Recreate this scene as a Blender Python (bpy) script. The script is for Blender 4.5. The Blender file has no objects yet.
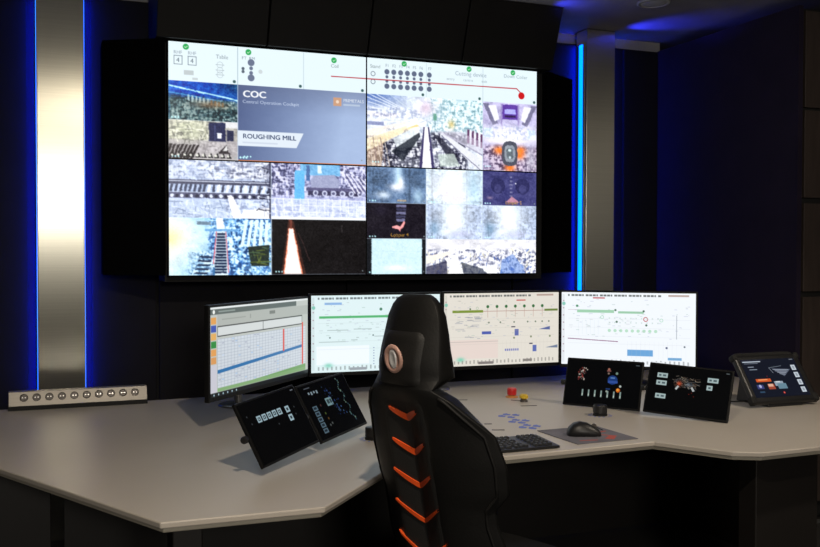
import bpy, bmesh, math, random
import numpy as np
from mathutils import Vector, Matrix
random.seed(4)
C = bpy.context.scene.collection
PI = math.pi
R = math.radians

# ------------------------------------------------------------------ render look
sc = bpy.context.scene
sc.view_settings.view_transform = 'Standard'
sc.view_settings.look = 'None'
sc.view_settings.gamma = 1
sc.view_settings.exposure = 0.0
sc.view_settings.use_curve_mapping = False
w = bpy.data.worlds.new('night'); sc.world = w; w.use_nodes = True
w.node_tree.nodes['Background'].inputs[0].default_value = (0.0, 0.0, 0.0, 1)

# ------------------------------------------------------------------ materials
def lin(c):
    return tuple((x / 12.92 if x <= .04045 else ((x + .055) / 1.055) ** 2.4) for x in c)

def mat(name, col, rough=.5, metal=0., bump=0., bscale=60., var=.12, vscale=6., spec=.5, stretch=None, coat=0.):
    m = bpy.data.materials.new(name); m.use_nodes = True
    nt = m.node_tree; b = nt.nodes['Principled BSDF']
    b.inputs['Roughness'].default_value = rough
    b.inputs['Metallic'].default_value = metal
    b.inputs['Specular IOR Level'].default_value = spec
    b.inputs['Coat Weight'].default_value = coat
    tc = nt.nodes.new('ShaderNodeTexCoord'); mp = nt.nodes.new('ShaderNodeMapping')
    if stretch: mp.inputs['Scale'].default_value = stretch
    nt.links.new(tc.outputs['Object'], mp.inputs['Vector'])
    n = nt.nodes.new('ShaderNodeTexNoise'); n.inputs['Scale'].default_value = vscale; n.inputs['Detail'].default_value = 6
    nt.links.new(mp.outputs['Vector'], n.inputs['Vector'])
    r = nt.nodes.new('ShaderNodeValToRGB')
    r.color_ramp.elements[0].position = .3; r.color_ramp.elements[1].position = .7
    r.color_ramp.elements[0].color = (*[x * (1 - var) for x in col], 1)
    r.color_ramp.elements[1].color = (*[min(1, x * (1 + var)) for x in col], 1)
    nt.links.new(n.outputs['Fac'], r.inputs['Fac']); nt.links.new(r.outputs['Color'], b.inputs['Base Color'])
    if bump:
        n2 = nt.nodes.new('ShaderNodeTexNoise'); n2.inputs['Scale'].default_value = bscale; n2.inputs['Detail'].default_value = 4
        nt.links.new(mp.outputs['Vector'], n2.inputs['Vector'])
        bp = nt.nodes.new('ShaderNodeBump'); bp.inputs['Strength'].default_value = bump; bp.inputs['Distance'].default_value = .002
        nt.links.new(n2.outputs['Fac'], bp.inputs['Height']); nt.links.new(bp.outputs['Normal'], b.inputs['Normal'])
    return m

def emis(name, col, strength):
    m = bpy.data.materials.new(name); m.use_nodes = True
    b = m.node_tree.nodes['Principled BSDF']
    b.inputs['Base Color'].default_value = (.02, .02, .02, 1)
    b.inputs['Emission Color'].default_value = (*col, 1)
    b.inputs['Emission Strength'].default_value = strength
    return m

def screen_mat(name, strength, rough=.3):
    m = bpy.data.materials.new(name); m.use_nodes = True
    nt = m.node_tree; b = nt.nodes['Principled BSDF']
    a = nt.nodes.new('ShaderNodeAttribute'); a.attribute_name = 'Col'
    b.inputs['Base Color'].default_value = (.003, .003, .0035, 1)
    b.inputs['Roughness'].default_value = rough; b.inputs['Specular IOR Level'].default_value = .3
    nt.links.new(a.outputs['Color'], b.inputs['Emission Color'])
    b.inputs['Emission Strength'].default_value = strength
    return m

M = dict(
    wall=mat('wall_laminate', (.0085, .008, .0095), .65, spec=.1, bump=.1, bscale=200),
    wallr=mat('right_wall_paint', (.019, .014, .030), .8, spec=.15, bump=.15, bscale=240),
    plaster=mat('plaster', (.30, .29, .26), .8, bump=.2),
    ceiling=mat('ceiling_paint', (.26, .25, .26), .7, bump=.15, bscale=80),
    floor=mat('dark_carpet', (.020, .017, .016), .95, bump=.6, bscale=400),
    hood=mat('hood_laminate', (.008, .0075, .007), .6, spec=.25),
    casing=mat('casing_laminate', (.003, .003, .0033), .85, spec=.0),
    steel=mat('brushed_steel', (.72, .70, .60), .31, metal=1., var=.05, vscale=3., stretch=(.6, 1, 60)),
    steel2=mat('brushed_aluminium', (.36, .335, .30), .5, metal=.6, var=.06, vscale=3., stretch=(1, 1, 80)),
    deskm=mat('desk_laminate', (.50, .455, .40), .42, var=.03, vscale=2., bump=.03, bscale=300),
    edge=mat('desk_edge_band', (.46, .42, .34), .5, var=.03),
    pedestal=mat('pedestal_laminate', (.009, .007, .006), .55),
    brown=mat('cabinet_veneer', (.050, .037, .032), .5, var=.2, vscale=4., stretch=(8, 8, 1)),
    black=mat('black_plastic', (.010, .010, .011), .42),
    blackm=mat('black_matt', (.006, .006, .006), .8),
    bezel=mat('bezel_plastic', (.004, .004, .0045), .45, spec=.25),
    leather=mat('chair_leather', (.0075, .0073, .007), .52, spec=.28, bump=.25, bscale=160),
    shell=mat('chair_shell', (.011, .0105, .010), .55, spec=.3, bump=.3, bscale=220),
    fabric=mat('chair_back_fabric', (.010, .0098, .0092), .75, bump=.5, bscale=350),
    orange=mat('orange_trim', (.95, .11, .018), .45),
    copper=mat('copper_trim', (.55, .33, .27), .35, metal=.1),
    chrome=mat('polished_metal', (.75, .74, .74), .3, metal=.3),
    silver=mat('silver_paint', (.25, .25, .25), .35, metal=.7),
    red=mat('red_plastic', (.55, .015, .015), .35),
    yellow=mat('yellow_plastic', (.65, .43, .03), .4),
    orangebase=mat('base_orange', (.55, .22, .06), .5),
    blue=mat('blue_mark', (.13, .19, .62), .6, var=.03),
    label=mat('dark_print', (.05, .045, .045), .6),
    pad=mat('mouse_pad_cloth', (.14, .135, .16), .85, var=.25, vscale=9., bump=.3, bscale=300),
    padprint=mat('pad_print', (.42, .08, .06), .85),
    socketm=mat('socket_grey', (.085, .075, .07), .4, metal=.3),
    keym=mat('key_plastic', (.022, .022, .024), .55),
    lens=mat('frosted_lens', (.50, .50, .50), .4),
    ring=mat('lamp_ring', (.35, .35, .35), .4),
    led=emis('led_strip_light', (.0, .115, 1.0), 5.2),
    added_glow=emis('added_glow_light', (.0, .012, 1.0), 125.),  # added emitter that strengthens the blue glow beside the columns
    wallscreen=screen_mat('video_wall_screen', 1.08),
    monitor=screen_mat('monitor_screen', 1.08),
    touch=screen_mat('touch_screen', .9, .12),
)

nt = M['steel'].node_tree; b_ = nt.nodes['Principled BSDF']     # vertical brushing
tg = nt.nodes.new('ShaderNodeTangent'); tg.direction_type = 'RADIAL'; tg.axis = 'Z'
nt.links.new(tg.outputs['Tangent'], b_.inputs['Tangent'])
b_.inputs['Anisotropic'].default_value = .85; b_.inputs['Anisotropic Rotation'].default_value = 0.0

# ------------------------------------------------------------------ mesh helpers
def obj(name, bm, m, parent=None, smooth=False, bevel=0., seg=2, kind=None):
    me = bpy.data.meshes.new(name)
    if isinstance(bm, bmesh.types.BMesh):
        bmesh.ops.recalc_face_normals(bm, faces=bm.faces)
        bm.to_mesh(me); bm.free()
    me.materials.append(m)
    if smooth:
        for p in me.polygons: p.use_smooth = True
    o = bpy.data.objects.new(name, me); C.objects.link(o)
    if parent: o.parent = parent
    if bevel:
        b = o.modifiers.new('bevel', 'BEVEL'); b.width = bevel; b.segments = seg; b.limit_method = 'ANGLE'
    if kind: o['kind'] = kind
    return o

def thing(name, label, cat, loc=(0, 0, 0), rotz=0., group=None):
    o = bpy.data.objects.new(name, None); C.objects.link(o)
    o.empty_display_size = .1
    o.location = loc; o.rotation_euler = (0, 0, rotz)
    o['label'] = label; o['category'] = cat
    if group: o['group'] = group
    return o

def tag(o, label, cat, group=None):
    o['label'] = label; o['category'] = cat
    if group: o['group'] = group
    return o

def bx(bm, x0, x1, y0, y1, z0, z1, mtx=None):
    vs = [bm.verts.new((x, y, z)) for x in (x0, x1) for y in (y0, y1) for z in (z0, z1)]
    for f in ((0, 1, 3, 2), (4, 6, 7, 5), (0, 4, 5, 1), (2, 3, 7, 6), (0, 2, 6, 4), (1, 5, 7, 3)):
        bm.faces.new([vs[i] for i in f])
    if mtx is not None:
        for v in vs: v.co = mtx @ v.co
    return bm

def B(x0, x1, y0, y1, z0, z1, mtx=None):
    return bx(bmesh.new(), x0, x1, y0, y1, z0, z1, mtx)

def prism(bm, pts, z0, z1):
    a = [bm.verts.new((x, y, z0)) for x, y in pts]; b = [bm.verts.new((x, y, z1)) for x, y in pts]
    n = len(pts)
    bm.faces.new(a[::-1]); bm.faces.new(b)
    for i in range(n): bm.faces.new((a[i], a[(i + 1) % n], b[(i + 1) % n], b[i]))
    return bm

def lathe(bm, prof, n=32, mtx=None, sx=1., sy=1.):
    rings = []
    for r, z in prof:
        rings.append([bm.verts.new((r * sx * math.cos(2 * PI * i / n), r * sy * math.sin(2 * PI * i / n), z)) for i in range(n)])
    for a, b in zip(rings, rings[1:]):
        for i in range(n): bm.faces.new((a[i], a[(i + 1) % n], b[(i + 1) % n], b[i]))
    bm.faces.new(rings[0][::-1]); bm.faces.new(rings[-1])
    if mtx is not None:
        for rr in rings:
            for v in rr: v.co = mtx @ v.co
    return bm

def tube(bm, pts, r, n=10, closed=False):
    pts = [Vector(p) for p in pts]; rings = []
    N = len(pts); up = Vector((0, 0, 1))
    for i, p in enumerate(pts):
        a = pts[(i - 1) % N] if (closed or i > 0) else p
        b = pts[(i + 1) % N] if (closed or i < N - 1) else p
        t = (b - a).normalized()
        u = t.cross(up)
        if u.length < .05: u = t.cross(Vector((1, 0, 0)))
        u.normalize(); v = t.cross(u)
        rings.append([bm.verts.new(p + r * (math.cos(2 * PI * k / n) * u + math.sin(2 * PI * k / n) * v)) for k in range(n)])
    prs = list(zip(rings, rings[1:])) + ([(rings[-1], rings[0])] if closed else [])
    for a, b in prs:
        for k in range(n): bm.faces.new((a[k], a[(k + 1) % n], b[(k + 1) % n], b[k]))
    if not closed:
        bm.faces.new(rings[0][::-1]); bm.faces.new(rings[-1])
    return bm

def struct(name, bm, m, **k):
    o = obj(name, bm, m, **k); o['kind'] = 'structure'; return o

# ------------------------------------------------------------------ pictures shown by the screens (drawn in code)
def vnoise(h, w, sx, sy, seed, octv=4, gain=.55):
    rs = np.random.RandomState(seed); out = np.zeros((h, w)); amp = 1.; tot = 0.
    for o in range(octv):
        gx, gy = max(2, int(sx * 2 ** o)), max(2, int(sy * 2 ** o))
        g = rs.rand(gy + 1, gx + 1)
        x = np.linspace(0, gx - 1e-4, w); y = np.linspace(0, gy - 1e-4, h)
        xi = x.astype(int); yi = y.astype(int); fx = x - xi; fy = (y - yi)[:, None]
        fx = fx * fx * (3 - 2 * fx); fy = fy * fy * (3 - 2 * fy)
        a = g[yi][:, xi]; b = g[yi][:, xi + 1]; c = g[yi + 1][:, xi]; d = g[yi + 1][:, xi + 1]
        out += amp * ((a * (1 - fx) + b * fx) * (1 - fy) + (c * (1 - fx) + d * fx) * fy); tot += amp; amp *= gain
    out /= tot
    return (out - out.min()) / (out.max() - out.min() + 1e-9)

_text = {}
def text_tris(s):
    if s not in _text:
        cu = bpy.data.curves.new('t', 'FONT'); cu.body = s; cu.resolution_u = 3
        o = bpy.data.objects.new('t', cu); C.objects.link(o)
        dg = bpy.context.evaluated_depsgraph_get()
        me = o.evaluated_get(dg).to_mesh(); me.calc_loop_triangles()
        V = np.array([v.co[:2] for v in me.vertices]); T = np.array([t.vertices[:] for t in me.loop_triangles])
        o.evaluated_get(dg).to_mesh_clear()
        bpy.data.objects.remove(o); bpy.data.curves.remove(cu)
        _text[s] = (V, T)
    return _text[s]

class Cv:
    """a picture: x and y run 0..1 from the top left"""
    def __init__(s, w, h, c=(0, 0, 0)):
        s.w, s.h = w, h; s.a = np.zeros((h, w, 3)); s.a[:] = c
        s.X, s.Y = np.meshgrid((np.arange(w) + .5) / w, (np.arange(h) + .5) / h)
    def mix(s, mask, c):
        s.a += (np.asarray(c) - s.a) * np.clip(mask, 0, 1)[..., None]
    def rect(s, x0, y0, x1, y1, c, al=1.):
        mx = np.clip(np.minimum(s.X - x0, x1 - s.X) * s.w + .5, 0, 1) * np.clip(np.minimum(s.Y - y0, y1 - s.Y) * s.h + .5, 0, 1)
        s.mix(mx * al, c)
    def poly(s, pts, c, al=1.):
        xs = [p[0] for p in pts]; ys = [p[1] for p in pts]
        i0, i1 = max(0, int(min(xs) * s.w) - 1), min(s.w, int(max(xs) * s.w) + 2)
        j0, j1 = max(0, int(min(ys) * s.h) - 1), min(s.h, int(max(ys) * s.h) + 2)
        if i1 <= i0 or j1 <= j0: return
        acc = np.zeros((j1 - j0, i1 - i0))
        for ox in (.17, .5, .83):
            for oy in (.17, .5, .83):
                X, Y = np.meshgrid((np.arange(i0, i1) + ox) / s.w, (np.arange(j0, j1) + oy) / s.h)
                ins = np.zeros(X.shape, bool)
                for k in range(len(pts)):
                    (x1, y1), (x2, y2) = pts[k], pts[(k + 1) % len(pts)]
                    if y1 == y2: continue
                    ins ^= ((y1 > Y) != (y2 > Y)) & (X < (x2 - x1) * (Y - y1) / (y2 - y1) + x1)
                acc += ins
        acc *= al / 9.
        s.a[j0:j1, i0:i1] += (np.asarray(c) - s.a[j0:j1, i0:i1]) * acc[..., None]
    def line(s, x0, y0, x1, y1, wpx, c, al=1.):
        ax, ay, bx_, by = x0 * s.w, y0 * s.h, x1 * s.w, y1 * s.h
        X, Y = s.X * s.w, s.Y * s.h
        L = max(1e-6, (bx_ - ax) ** 2 + (by - ay) ** 2)
        t = np.clip(((X - ax) * (bx_ - ax) + (Y - ay) * (by - ay)) / L, 0, 1)
        d = np.hypot(X - ax - t * (bx_ - ax), Y - ay - t * (by - ay))
        s.mix(np.clip(wpx / 2 + .5 - d, 0, 1) * min(1., wpx) * al, c)
    def disc(s, x, y, rpx, c, al=1., ring=0):
        d = np.hypot((s.X - x) * s.w, (s.Y - y) * s.h)
        m = np.clip(rpx + .5 - d, 0, 1)
        if ring: m = m * np.clip(d - (rpx - ring) + .5, 0, 1)
        s.mix(m * al, c)
    def blob(s, x, y, rx, ry, c, al=1.):
        s.mix(al * np.exp(-(((s.X - x) / rx) ** 2 + ((s.Y - y) / ry) ** 2)), c)
    def text(s, t, x, y, hgt, c, al=1., sq=1.):
        V, T = text_tris(t)
        k = hgt / .7
        P = np.stack([x + V[:, 0] * k * s.h / s.w * sq, y - V[:, 1] * k], 1)
        for tr in T: s.poly([tuple(P[i]) for i in tr], c, al)
    def put(s, o, x, y):
        s.a[y:y + o.h, x:x + o.w] = o.a
    def grain(s, amt, sx, sy, seed, tint=(1, 1, 1)):
        n = vnoise(s.h, s.w, sx, sy, seed, 5, .8) - .5
        s.a += (n * amt)[..., None] * np.asarray(tint)
    def clip(s): s.a = np.clip(s.a, 0, 1)

def grey(v, tint=(1, 1, 1)): return tuple(v * t for t in tint)

def screen_mesh(name, a, w, h, m, parent, y=0.):
    """picture array -> emissive panel w x h centred on the origin, facing -Y"""
    a = np.clip(a, 0, 1); H, W = a.shape[:2]
    l = np.where(a <= .04045, a / 12.92, ((a + .055) / 1.055) ** 2.4)
    X, Z = np.meshgrid(np.linspace(-w / 2, w / 2, W), np.linspace(h / 2, -h / 2, H))
    co = np.stack([X, np.full_like(X, y), Z], -1).reshape(-1, 3).astype(np.float32)
    idx = np.arange(H * W).reshape(H, W)
    q = np.stack([idx[:-1, :-1], idx[1:, :-1], idx[1:, 1:], idx[:-1, 1:]], -1).reshape(-1, 4).astype(np.int32)
    me = bpy.data.meshes.new(name)
    me.vertices.add(len(co)); me.vertices.foreach_set('co', co.ravel())
    me.loops.add(q.size); me.loops.foreach_set('vertex_index', q.ravel())
    me.polygons.add(len(q)); me.polygons.foreach_set('loop_start', np.arange(0, q.size, 4, dtype=np.int32))
    me.update(calc_edges=True)
    ca = me.color_attributes.new('Col', 'FLOAT_COLOR', 'POINT')
    ca.data.foreach_set('color', np.concatenate([l.reshape(-1, 3), np.ones((H * W, 1))], 1).astype(np.float32).ravel())
    me.materials.append(m)
    o = bpy.data.objects.new(name, me); C.objects.link(o)
    if parent: o.parent = parent
    return o

CAMTXT = (.75, .95, .98)
def cam_marks(c, x0=.02, n=3):
    for k in range(n): c.disc(x0 + .03 + k * .045 * 128 / c.w, .94, 1.5, CAMTXT)
    c.disc(.965, .93, 1.4, (.55, .6, .62))

# ---- the 6 x 6 raster of the video wall
TW, TH = 128, 72
wall = Cv(6 * TW, 6 * TH, (.9, .95, .98))
u = lambda c: c / 6.
# header row: process overview
wall.rect(0, 0, 1, u(1), (.90, .96, .98))
for cx, al in ((1, .6), (2, .35), (4, .25), (5, .35)): wall.rect(u(cx) - .0008, .004, u(cx) + .0008, u(1), (.45, .55, .6), al)
def hd(cx, cy): return u(cx), u(cy)
for cx, cy in ((.25, .12), (1.16, .13), (2.48, .16), (3.62, .10), (4.75, .10), (5.55, .10)):
    x, y = hd(cx, cy); wall.disc(x, y, 5.6, (.16, .66, .34)); wall.line(x - .003, y, x - .001, y + .004, 1.1, (.8, .95, .8)); wall.line(x - .001, y + .004, x + .004, y - .003, 1.1, (.8, .95, .8))
for cx in (.13, .33):
    x, y = hd(cx, .47)
    for a in ((-.008, -.018, -.008, .018), (.011, -.018, .011, .018), (-.008, .018, .011, .018), (-.008, -.018, .011, -.018)):
        wall.line(x + a[0], y + a[1], x + a[2], y + a[3], 1.2, (.45, .5, .55))
    wall.text('4', x - .003, y + .010, .020, (.3, .35, .4))
    wall.text('RHF', x - .009, y - .026, .014, (.5, .55, .6))
wall.text('Table', *hd(.68, .36), .017, (.5, .55, .58)); wall.text('FT  RM', *hd(1.06, .33), .014, (.45, .5, .55))
for cy in (.52, .66, .78): wall.line(*hd(.68, cy), *hd(.80, cy), 1, (.65, .7, .72)); wall.disc(*hd(.74, cy), 6, (.65, .7, .72), .7, 1)
wall.rect(*hd(.22, .72), *hd(.36, .84), (.75, .79, .8)); wall.rect(*hd(.34, .90), *hd(.42, .96), (.78, .82, .83))
for cy, r in ((.40, 6.6), (.55, 3.6), (.67, 3.6), (.80, 6.6)): wall.disc(*hd(1.20, cy), r, (.42, .46, .56))
for cy in (.57, .65): wall.disc(*hd(1.08, cy), 3, (.35, .4, .45))
wall.disc(*hd(1.34, .62), 4, (.8, .84, .85))
wall.text('Coil', *hd(2.43, .36), .016, (.45, .5, .5)); wall.text('Stand', *hd(3.05, .28), .016, (.45, .5, .5))
wall.text('Cutting device', *hd(4.5, .30), .020, (.55, .62, .68)); wall.text('entry        centre        exit', *hd(4.35, .46), .014, (.62, .68, .72))
wall.text('Down Coiler', *hd(5.38, .26), .017, (.55, .62, .66))
for k in range(7):
    x = 3.33 + k * .115 + (.03 if k == 6 else 0)
    wall.text('F%d' % (k + 1), u(x) - .004, u(.22), .013, (.5, .55, .6))
    for cy, r in ((.36, 5.4), (.50, 3.2), (.62, 3.2), (.76, 5.4)): wall.disc(*hd(x, cy), r, (.38, .42, .52))
for cy in (.44, .66): wall.disc(*hd(3.10, cy), 5, (.4, .45, .5), 1, 1.3)
wall.line(*hd(2.44, .60), *hd(5.62, .56), 2.0, (.72, .12, .16)); wall.line(*hd(5.62, .56), *hd(5.70, .68), 2., (.72, .12, .16)); wall.disc(*hd(5.71, .76), 7.5, (.80, .10, .12))
for cx in (.95, 1.95, 2.94, 3.94, 4.94, 5.95): wall.disc(*hd(cx, .93), 3, (.25, .38, .38))

def camera_look(c, seed, amt=.6, lift=.0, gain=1.09):
    h, w_ = c.h, c.w
    dx = (vnoise(h, w_, w_ / 7., h / 7., seed, 3, .7) - .5) * amt * 4; dy = (vnoise(h, w_, w_ / 7., h / 7., seed + 1, 3, .7) - .5) * amt * 3
    jj, ii = np.meshgrid(np.arange(h), np.arange(w_), indexing='ij')
    a = c.a[np.clip((jj + dy).round().astype(int), 0, h - 1), np.clip((ii + dx).round().astype(int), 0, w_ - 1)]
    p = np.pad(a, ((1, 1), (1, 1), (0, 0)), 'edge')
    b = (p[1:-1, 1:-1] * 2 + p[:-2, 1:-1] + p[2:, 1:-1] + p[1:-1, :-2] + p[1:-1, 2:]) / 6.
    f = vnoise(h, w_, w_ / 3., h / 3., seed + 2, 2, .9) - .5
    c.a = (b + (f * .13)[..., None] * (1 - .5 * np.abs(b * 2 - 1))) * gain + lift
_ts = [100]
def frame_tile(c, cx, cy, bar=True, photo=True):
    if photo:
        _ts[0] += 7; camera_look(c, _ts[0])
    c.clip(); wall.put(c, int(cx * TW), int(cy * TH))
def machinery(c, x0, y0, x1, y1, seed, dark, mid, light, al=.9, lo=.40, hi=.60, sx=None, sy=None, soft=.06):
    h, w_ = c.h, c.w; sx = sx or w_ / 5.; sy = sy or h / 4.5; al = min(1, al * .92); lo -= .03; hi -= .01
    n = vnoise(h, w_, sx, sy, seed, 2, .7) * .6 + vnoise(h, w_, sx * 2.2, sy * .5, seed + 1, 1) * .25 + vnoise(h, w_, sx * .5, sy * 2.2, seed + 2, 1) * .25
    n = (n - n.mean()) / (n.std() * 4.5) + .5
    pal = np.stack([np.interp(n, (0, lo - .13, (lo + hi) / 2, hi + .12, 1), (dark[i], dark[i], mid[i], light[i], light[i])) for i in range(3)], -1)
    m = np.clip((c.X - x0) / soft, 0, 1) * np.clip((x1 - c.X) / soft, 0, 1) * np.clip((c.Y - y0) / soft, 0, 1) * np.clip((y1 - c.Y) / soft, 0, 1) * al
    m = m * np.clip(.35 + 1.1 * vnoise(h, w_, 5, 4, seed + 5, 2), 0, 1)
    c.a += (pal - c.a) * m[..., None]
def structure_noise(c, seed, n, y0, y1, dark, light, x0=0., x1=1., lw=(1, 2.5)):
    rs = random.Random(seed)
    for _ in range(n):
        x, y = rs.uniform(x0, x1), rs.uniform(y0, y1); L = rs.uniform(.03, .14)
        if rs.random() < .5: q = (x, y, x + L, y + rs.uniform(-.02, .04))
        else: q = (x, y, x + rs.uniform(-.03, .03), y + L)
        c.line(*q, rs.uniform(*lw), dark if rs.random() < .55 else light, .8)

# hall with conveyor, blue roof light
c = Cv(TW, TH, (.16, .27, .33))
c.mix(np.clip(1 - (c.Y - .25 - c.X * .15) * 5, 0, 1), (.03, .30, .72)); c.mix(np.clip((c.X - .55) * 2, 0, 1) * np.clip(.5 - c.Y, 0, 1) * 2, (.08, .25, .35))
c.line(-.1, .10, 1.05, .43, 2.4, (.75, .95, 1)); c.line(-.1, .28, 1, .52, 1.2, (.35, .7, .9))
c.grain(.5, 14, 10, 3); structure_noise(c, 1, 70, .38, .95, (.05, .12, .15), (.62, .72, .70))
machinery(c, -.1, .42, 1.1, 1.1, 201, (.05, .11, .14), (.22, .36, .38), (.66, .74, .72))
for k in range(10): c.rect(.27 + k * .055, .34 + k * .018, .30 + k * .055, .50 + k * .014, (.75, .85, .85) if k < 6 else (.45, .36, .25), .8)
c.mix(np.exp(-((c.X - .6) / .25) ** 2 - ((c.Y - .58) / .10) ** 2) * .6, (.55, .42, .30)); c.rect(.0, .0, .02, 1, (.1, .4, .6), .4); cam_marks(c)
frame_tile(c, 0, 1)
# roller floor with cabinets
c = Cv(TW, TH, (.70, .69, .66)); c.grain(.5, 8, 6, 5, (1, 1, .9))
machinery(c, -.1, -.1, .60, .55, 211, (.34, .35, .34), (.66, .66, .58), (.92, .92, .84), .85); c.mix((c.Y > .5) * .7, (.66, .64, .66)); machinery(c, .35, .5, 1.1, .85, 214, (.5, .48, .5), (.7, .68, .7), (.82, .8, .82), .7); c.blob(.3, .25, .25, .25, (.80, .82, .70), .7); structure_noise(c, 2, 45, .02, .5, (.42, .42, .40), (.92, .92, .86), 0, .6)
c.rect(.58, .03, .82, .52, (.13, .15, .30)); c.rect(.66, .06, .67, .5, (.3, .33, .5)); c.rect(.84, .22, .94, .50, (.14, .16, .28)); c.rect(.70, .30, .76, .44, (.95, .97, 1)); c.rect(.82, 0, 1, .16, (.85, .85, .86))
for k in range(8): c.poly([(.02 + k * .055, .62 + (k % 3) * .015), (.06 + k * .055, .62), (-.01 + k * .05, 1), (-.05 + k * .05, 1)], (.14, .12, .14))
for k in range(10): c.poly([(.02 + k * .09, .96), (.07 + k * .09, .82), (.10 + k * .09, .96)], (.12, .12, .14)); c.disc(.05 + k * .09, .90, 2.2, (.86, .86, .82))
c.poly([(.72, .80), (.84, .58), (.86, .80), (.92, .84), (.72, .84)], (.2, .18, .2)); c.poly([(.78, .76), (.84, .60), (.84, .76)], (.85, .85, .85)); cam_marks(c)
frame_tile(c, 0, 2)
# title tile
c = Cv(2 * TW, 2 * TH, (.6, .7, .85))
g = np.clip(.15 + c.X * 1.05 + .08 * (c.Y - .5), 0, 1)[..., None]
c.a = (1 - g) * np.array((.27, .33, .50)) + g * np.array((.66, .74, .88)); c.mix(np.clip(.35 - c.Y, 0, 1) * 1.3, (.36, .40, .52))
c.grain(.03, 4, 4, 9)
for dx in (0, .003, .006): c.text('COC', .035 + dx, .155, .085, (.98, .99, 1), 1, 1.15)
c.text('Central Operation Cockpit', .035, .235, .042, (.85, .9, .98), 1, 1.15)
c.poly([(0, .60), (.50, .60), (.445, .80), (0, .80)], (.88, .92, .96))
for dx in (0, .002): c.text('ROUGHING MILL', .035 + dx, .70, .060, (.17, .23, .38), 1, 1.10)
c.rect(.035, .745, .30, .765, (.80, .84, .90))
c.rect(.735, .085, .80, .20, (.80, .62, .50)); c.disc(.768, .142, 3.2, (.93, .84, .76)); c.text('PRIMETALS', .815, .14, .045, (.93, .95, .97), 1, .95); c.rect(.815, .165, .95, .19, (.8, .85, .9), .6)
c.rect(0, .988, 1, 1, (.85, .50, .28)); cam_marks(c)
for k in range(3): c.disc(.02 + k * .022, .955, 2, CAMTXT)
frame_tile(c, 1, 1, photo=False)
# finishing mill view
c = Cv(2 * TW, 2 * TH, (.85, .88, .93)); c.grain(.45, 14, 10, 11, (1, .98, .9))
c.mix(np.clip((.30 - c.Y) * 3, 0, 1) * np.clip((.4 - c.X) * 3, 0, 1), (.25, .38, .66)); c.mix(np.clip((.45 - c.Y) * 4, 0, 1) * np.clip((c.X - .5) * 3, 0, 1) * .6, (.55, .76, .80))
for k in range(11): c.line(.48, .32, -.05 + k * .02, k * .07 - .1, 1.2, (.96, .98, 1)); c.line(.48, .32, .15 + k * .11, -.05, 1.1, (.80, .86, .9))
c.poly([(0, .62), (.5, .34), (.5, .37), (.0, .50)], (.98, .96, .94)); c.poly([(0, .66), (.42, .39), (.44, .41), (0, .76)], (.95, .80, .52)); c.poly([(0, .50), (.32, .36), (.34, .38), (0, .62)], (.96, .91, .86))
c.rect(0, .25, .25, .31, (.85, .82, .85), .9); c.rect(0, .38, .14, .43, (.45, .48, .65), .8); structure_noise(c, 5, 70, .12, .42, (.5, .62, .68), (.97, .99, 1), .50, 1, (1, 2.5))
machinery(c, .50, -.1, 1.1, .50, 221, (.42, .58, .62), (.78, .88, .90), (.97, .99, 1), .8)
machinery(c, -.1, .14, .50, .36, 224, (.45, .50, .66), (.82, .84, .88), (.97, .98, 1), .7)
machinery(c, -.1, .56, .50, 1.1, 227, (.07, .07, .13), (.36, .36, .44), (.90, .90, .92), .95, .44, .66)
machinery(c, .50, .46, .90, 1.1, 230, (.07, .07, .14), (.36, .36, .46), (.90, .91, .93), .95, .44, .66)
machinery(c, .12, .42, .5, .62, 233, (.55, .58, .66), (.82, .85, .88), (.97, .97, .98), .8)
c.poly([(.0, .62), (.34, .41), (.30, .52), (.0, .80)], (.97, .90, .74), .75); c.poly([(-.01, .80), (.14, .66), (.12, 1), (-.01, 1)], (.80, .66, .52), .55)
c.poly([(.22, .62), (.40, .42), (.42, .44), (.42, .7), (.25, .74)], (.88, .91, .92), .75)
c.poly([(.20, .78), (.44, .50), (.45, .56), (.30, .92)], (.10, .12, .16), .8); c.poly([(.56, .52), (.60, .52), (.80, .84), (.72, .92)], (.12, .12, .18), .7); c.poly([(.60, .80), (.74, .78), (.80, .96), (.62, .97)], (.80, .86, .82), .7); c.poly([(.475, .42), (.525, .42), (.575, 1), (.44, 1)], (.24, .22, .38)); c.poly([(.487, .42), (.513, .42), (.548, 1), (.465, 1)], (.98, .97, 1))
c.poly([(.62, .50), (.68, .52), (1, .86), (1, 1), (.94, .98)], (.86, .87, .90)); c.line(.66, .50, 1.02, .80, 3, (.55, .55, .65)); c.line(.64, .54, .98, 1, 1.6, (.45, .45, .55))
for k in range(4): c.rect(.86 + k * .04, .42 + k * .02, .88 + k * .04, .62 + k * .02, (.38, .24, .38)); c.rect(.885 + k * .04, .42 + k * .02, .895 + k * .04, .62 + k * .02, (.92, .9, .95))
for k in range(5): c.line(.02 + k * .03, .60, .05 + k * .035, 1, 1.4, (.5, .42, .42) if k % 2 else (.85, .8, .75))
c.poly([(.60, .48), (1, .78), (1, .60), (.80, .46)], (.80, .78, .84), .5); c.rect(.56, .22, .59, .32, (.40, .62, .55)); c.blob(.72, .36, .03, .06, (.92, .78, .45), .7); c.blob(.50, .15, .07, .10, (.85, .72, .80), .6); cam_marks(c)
frame_tile(c, 3, 1)
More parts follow.
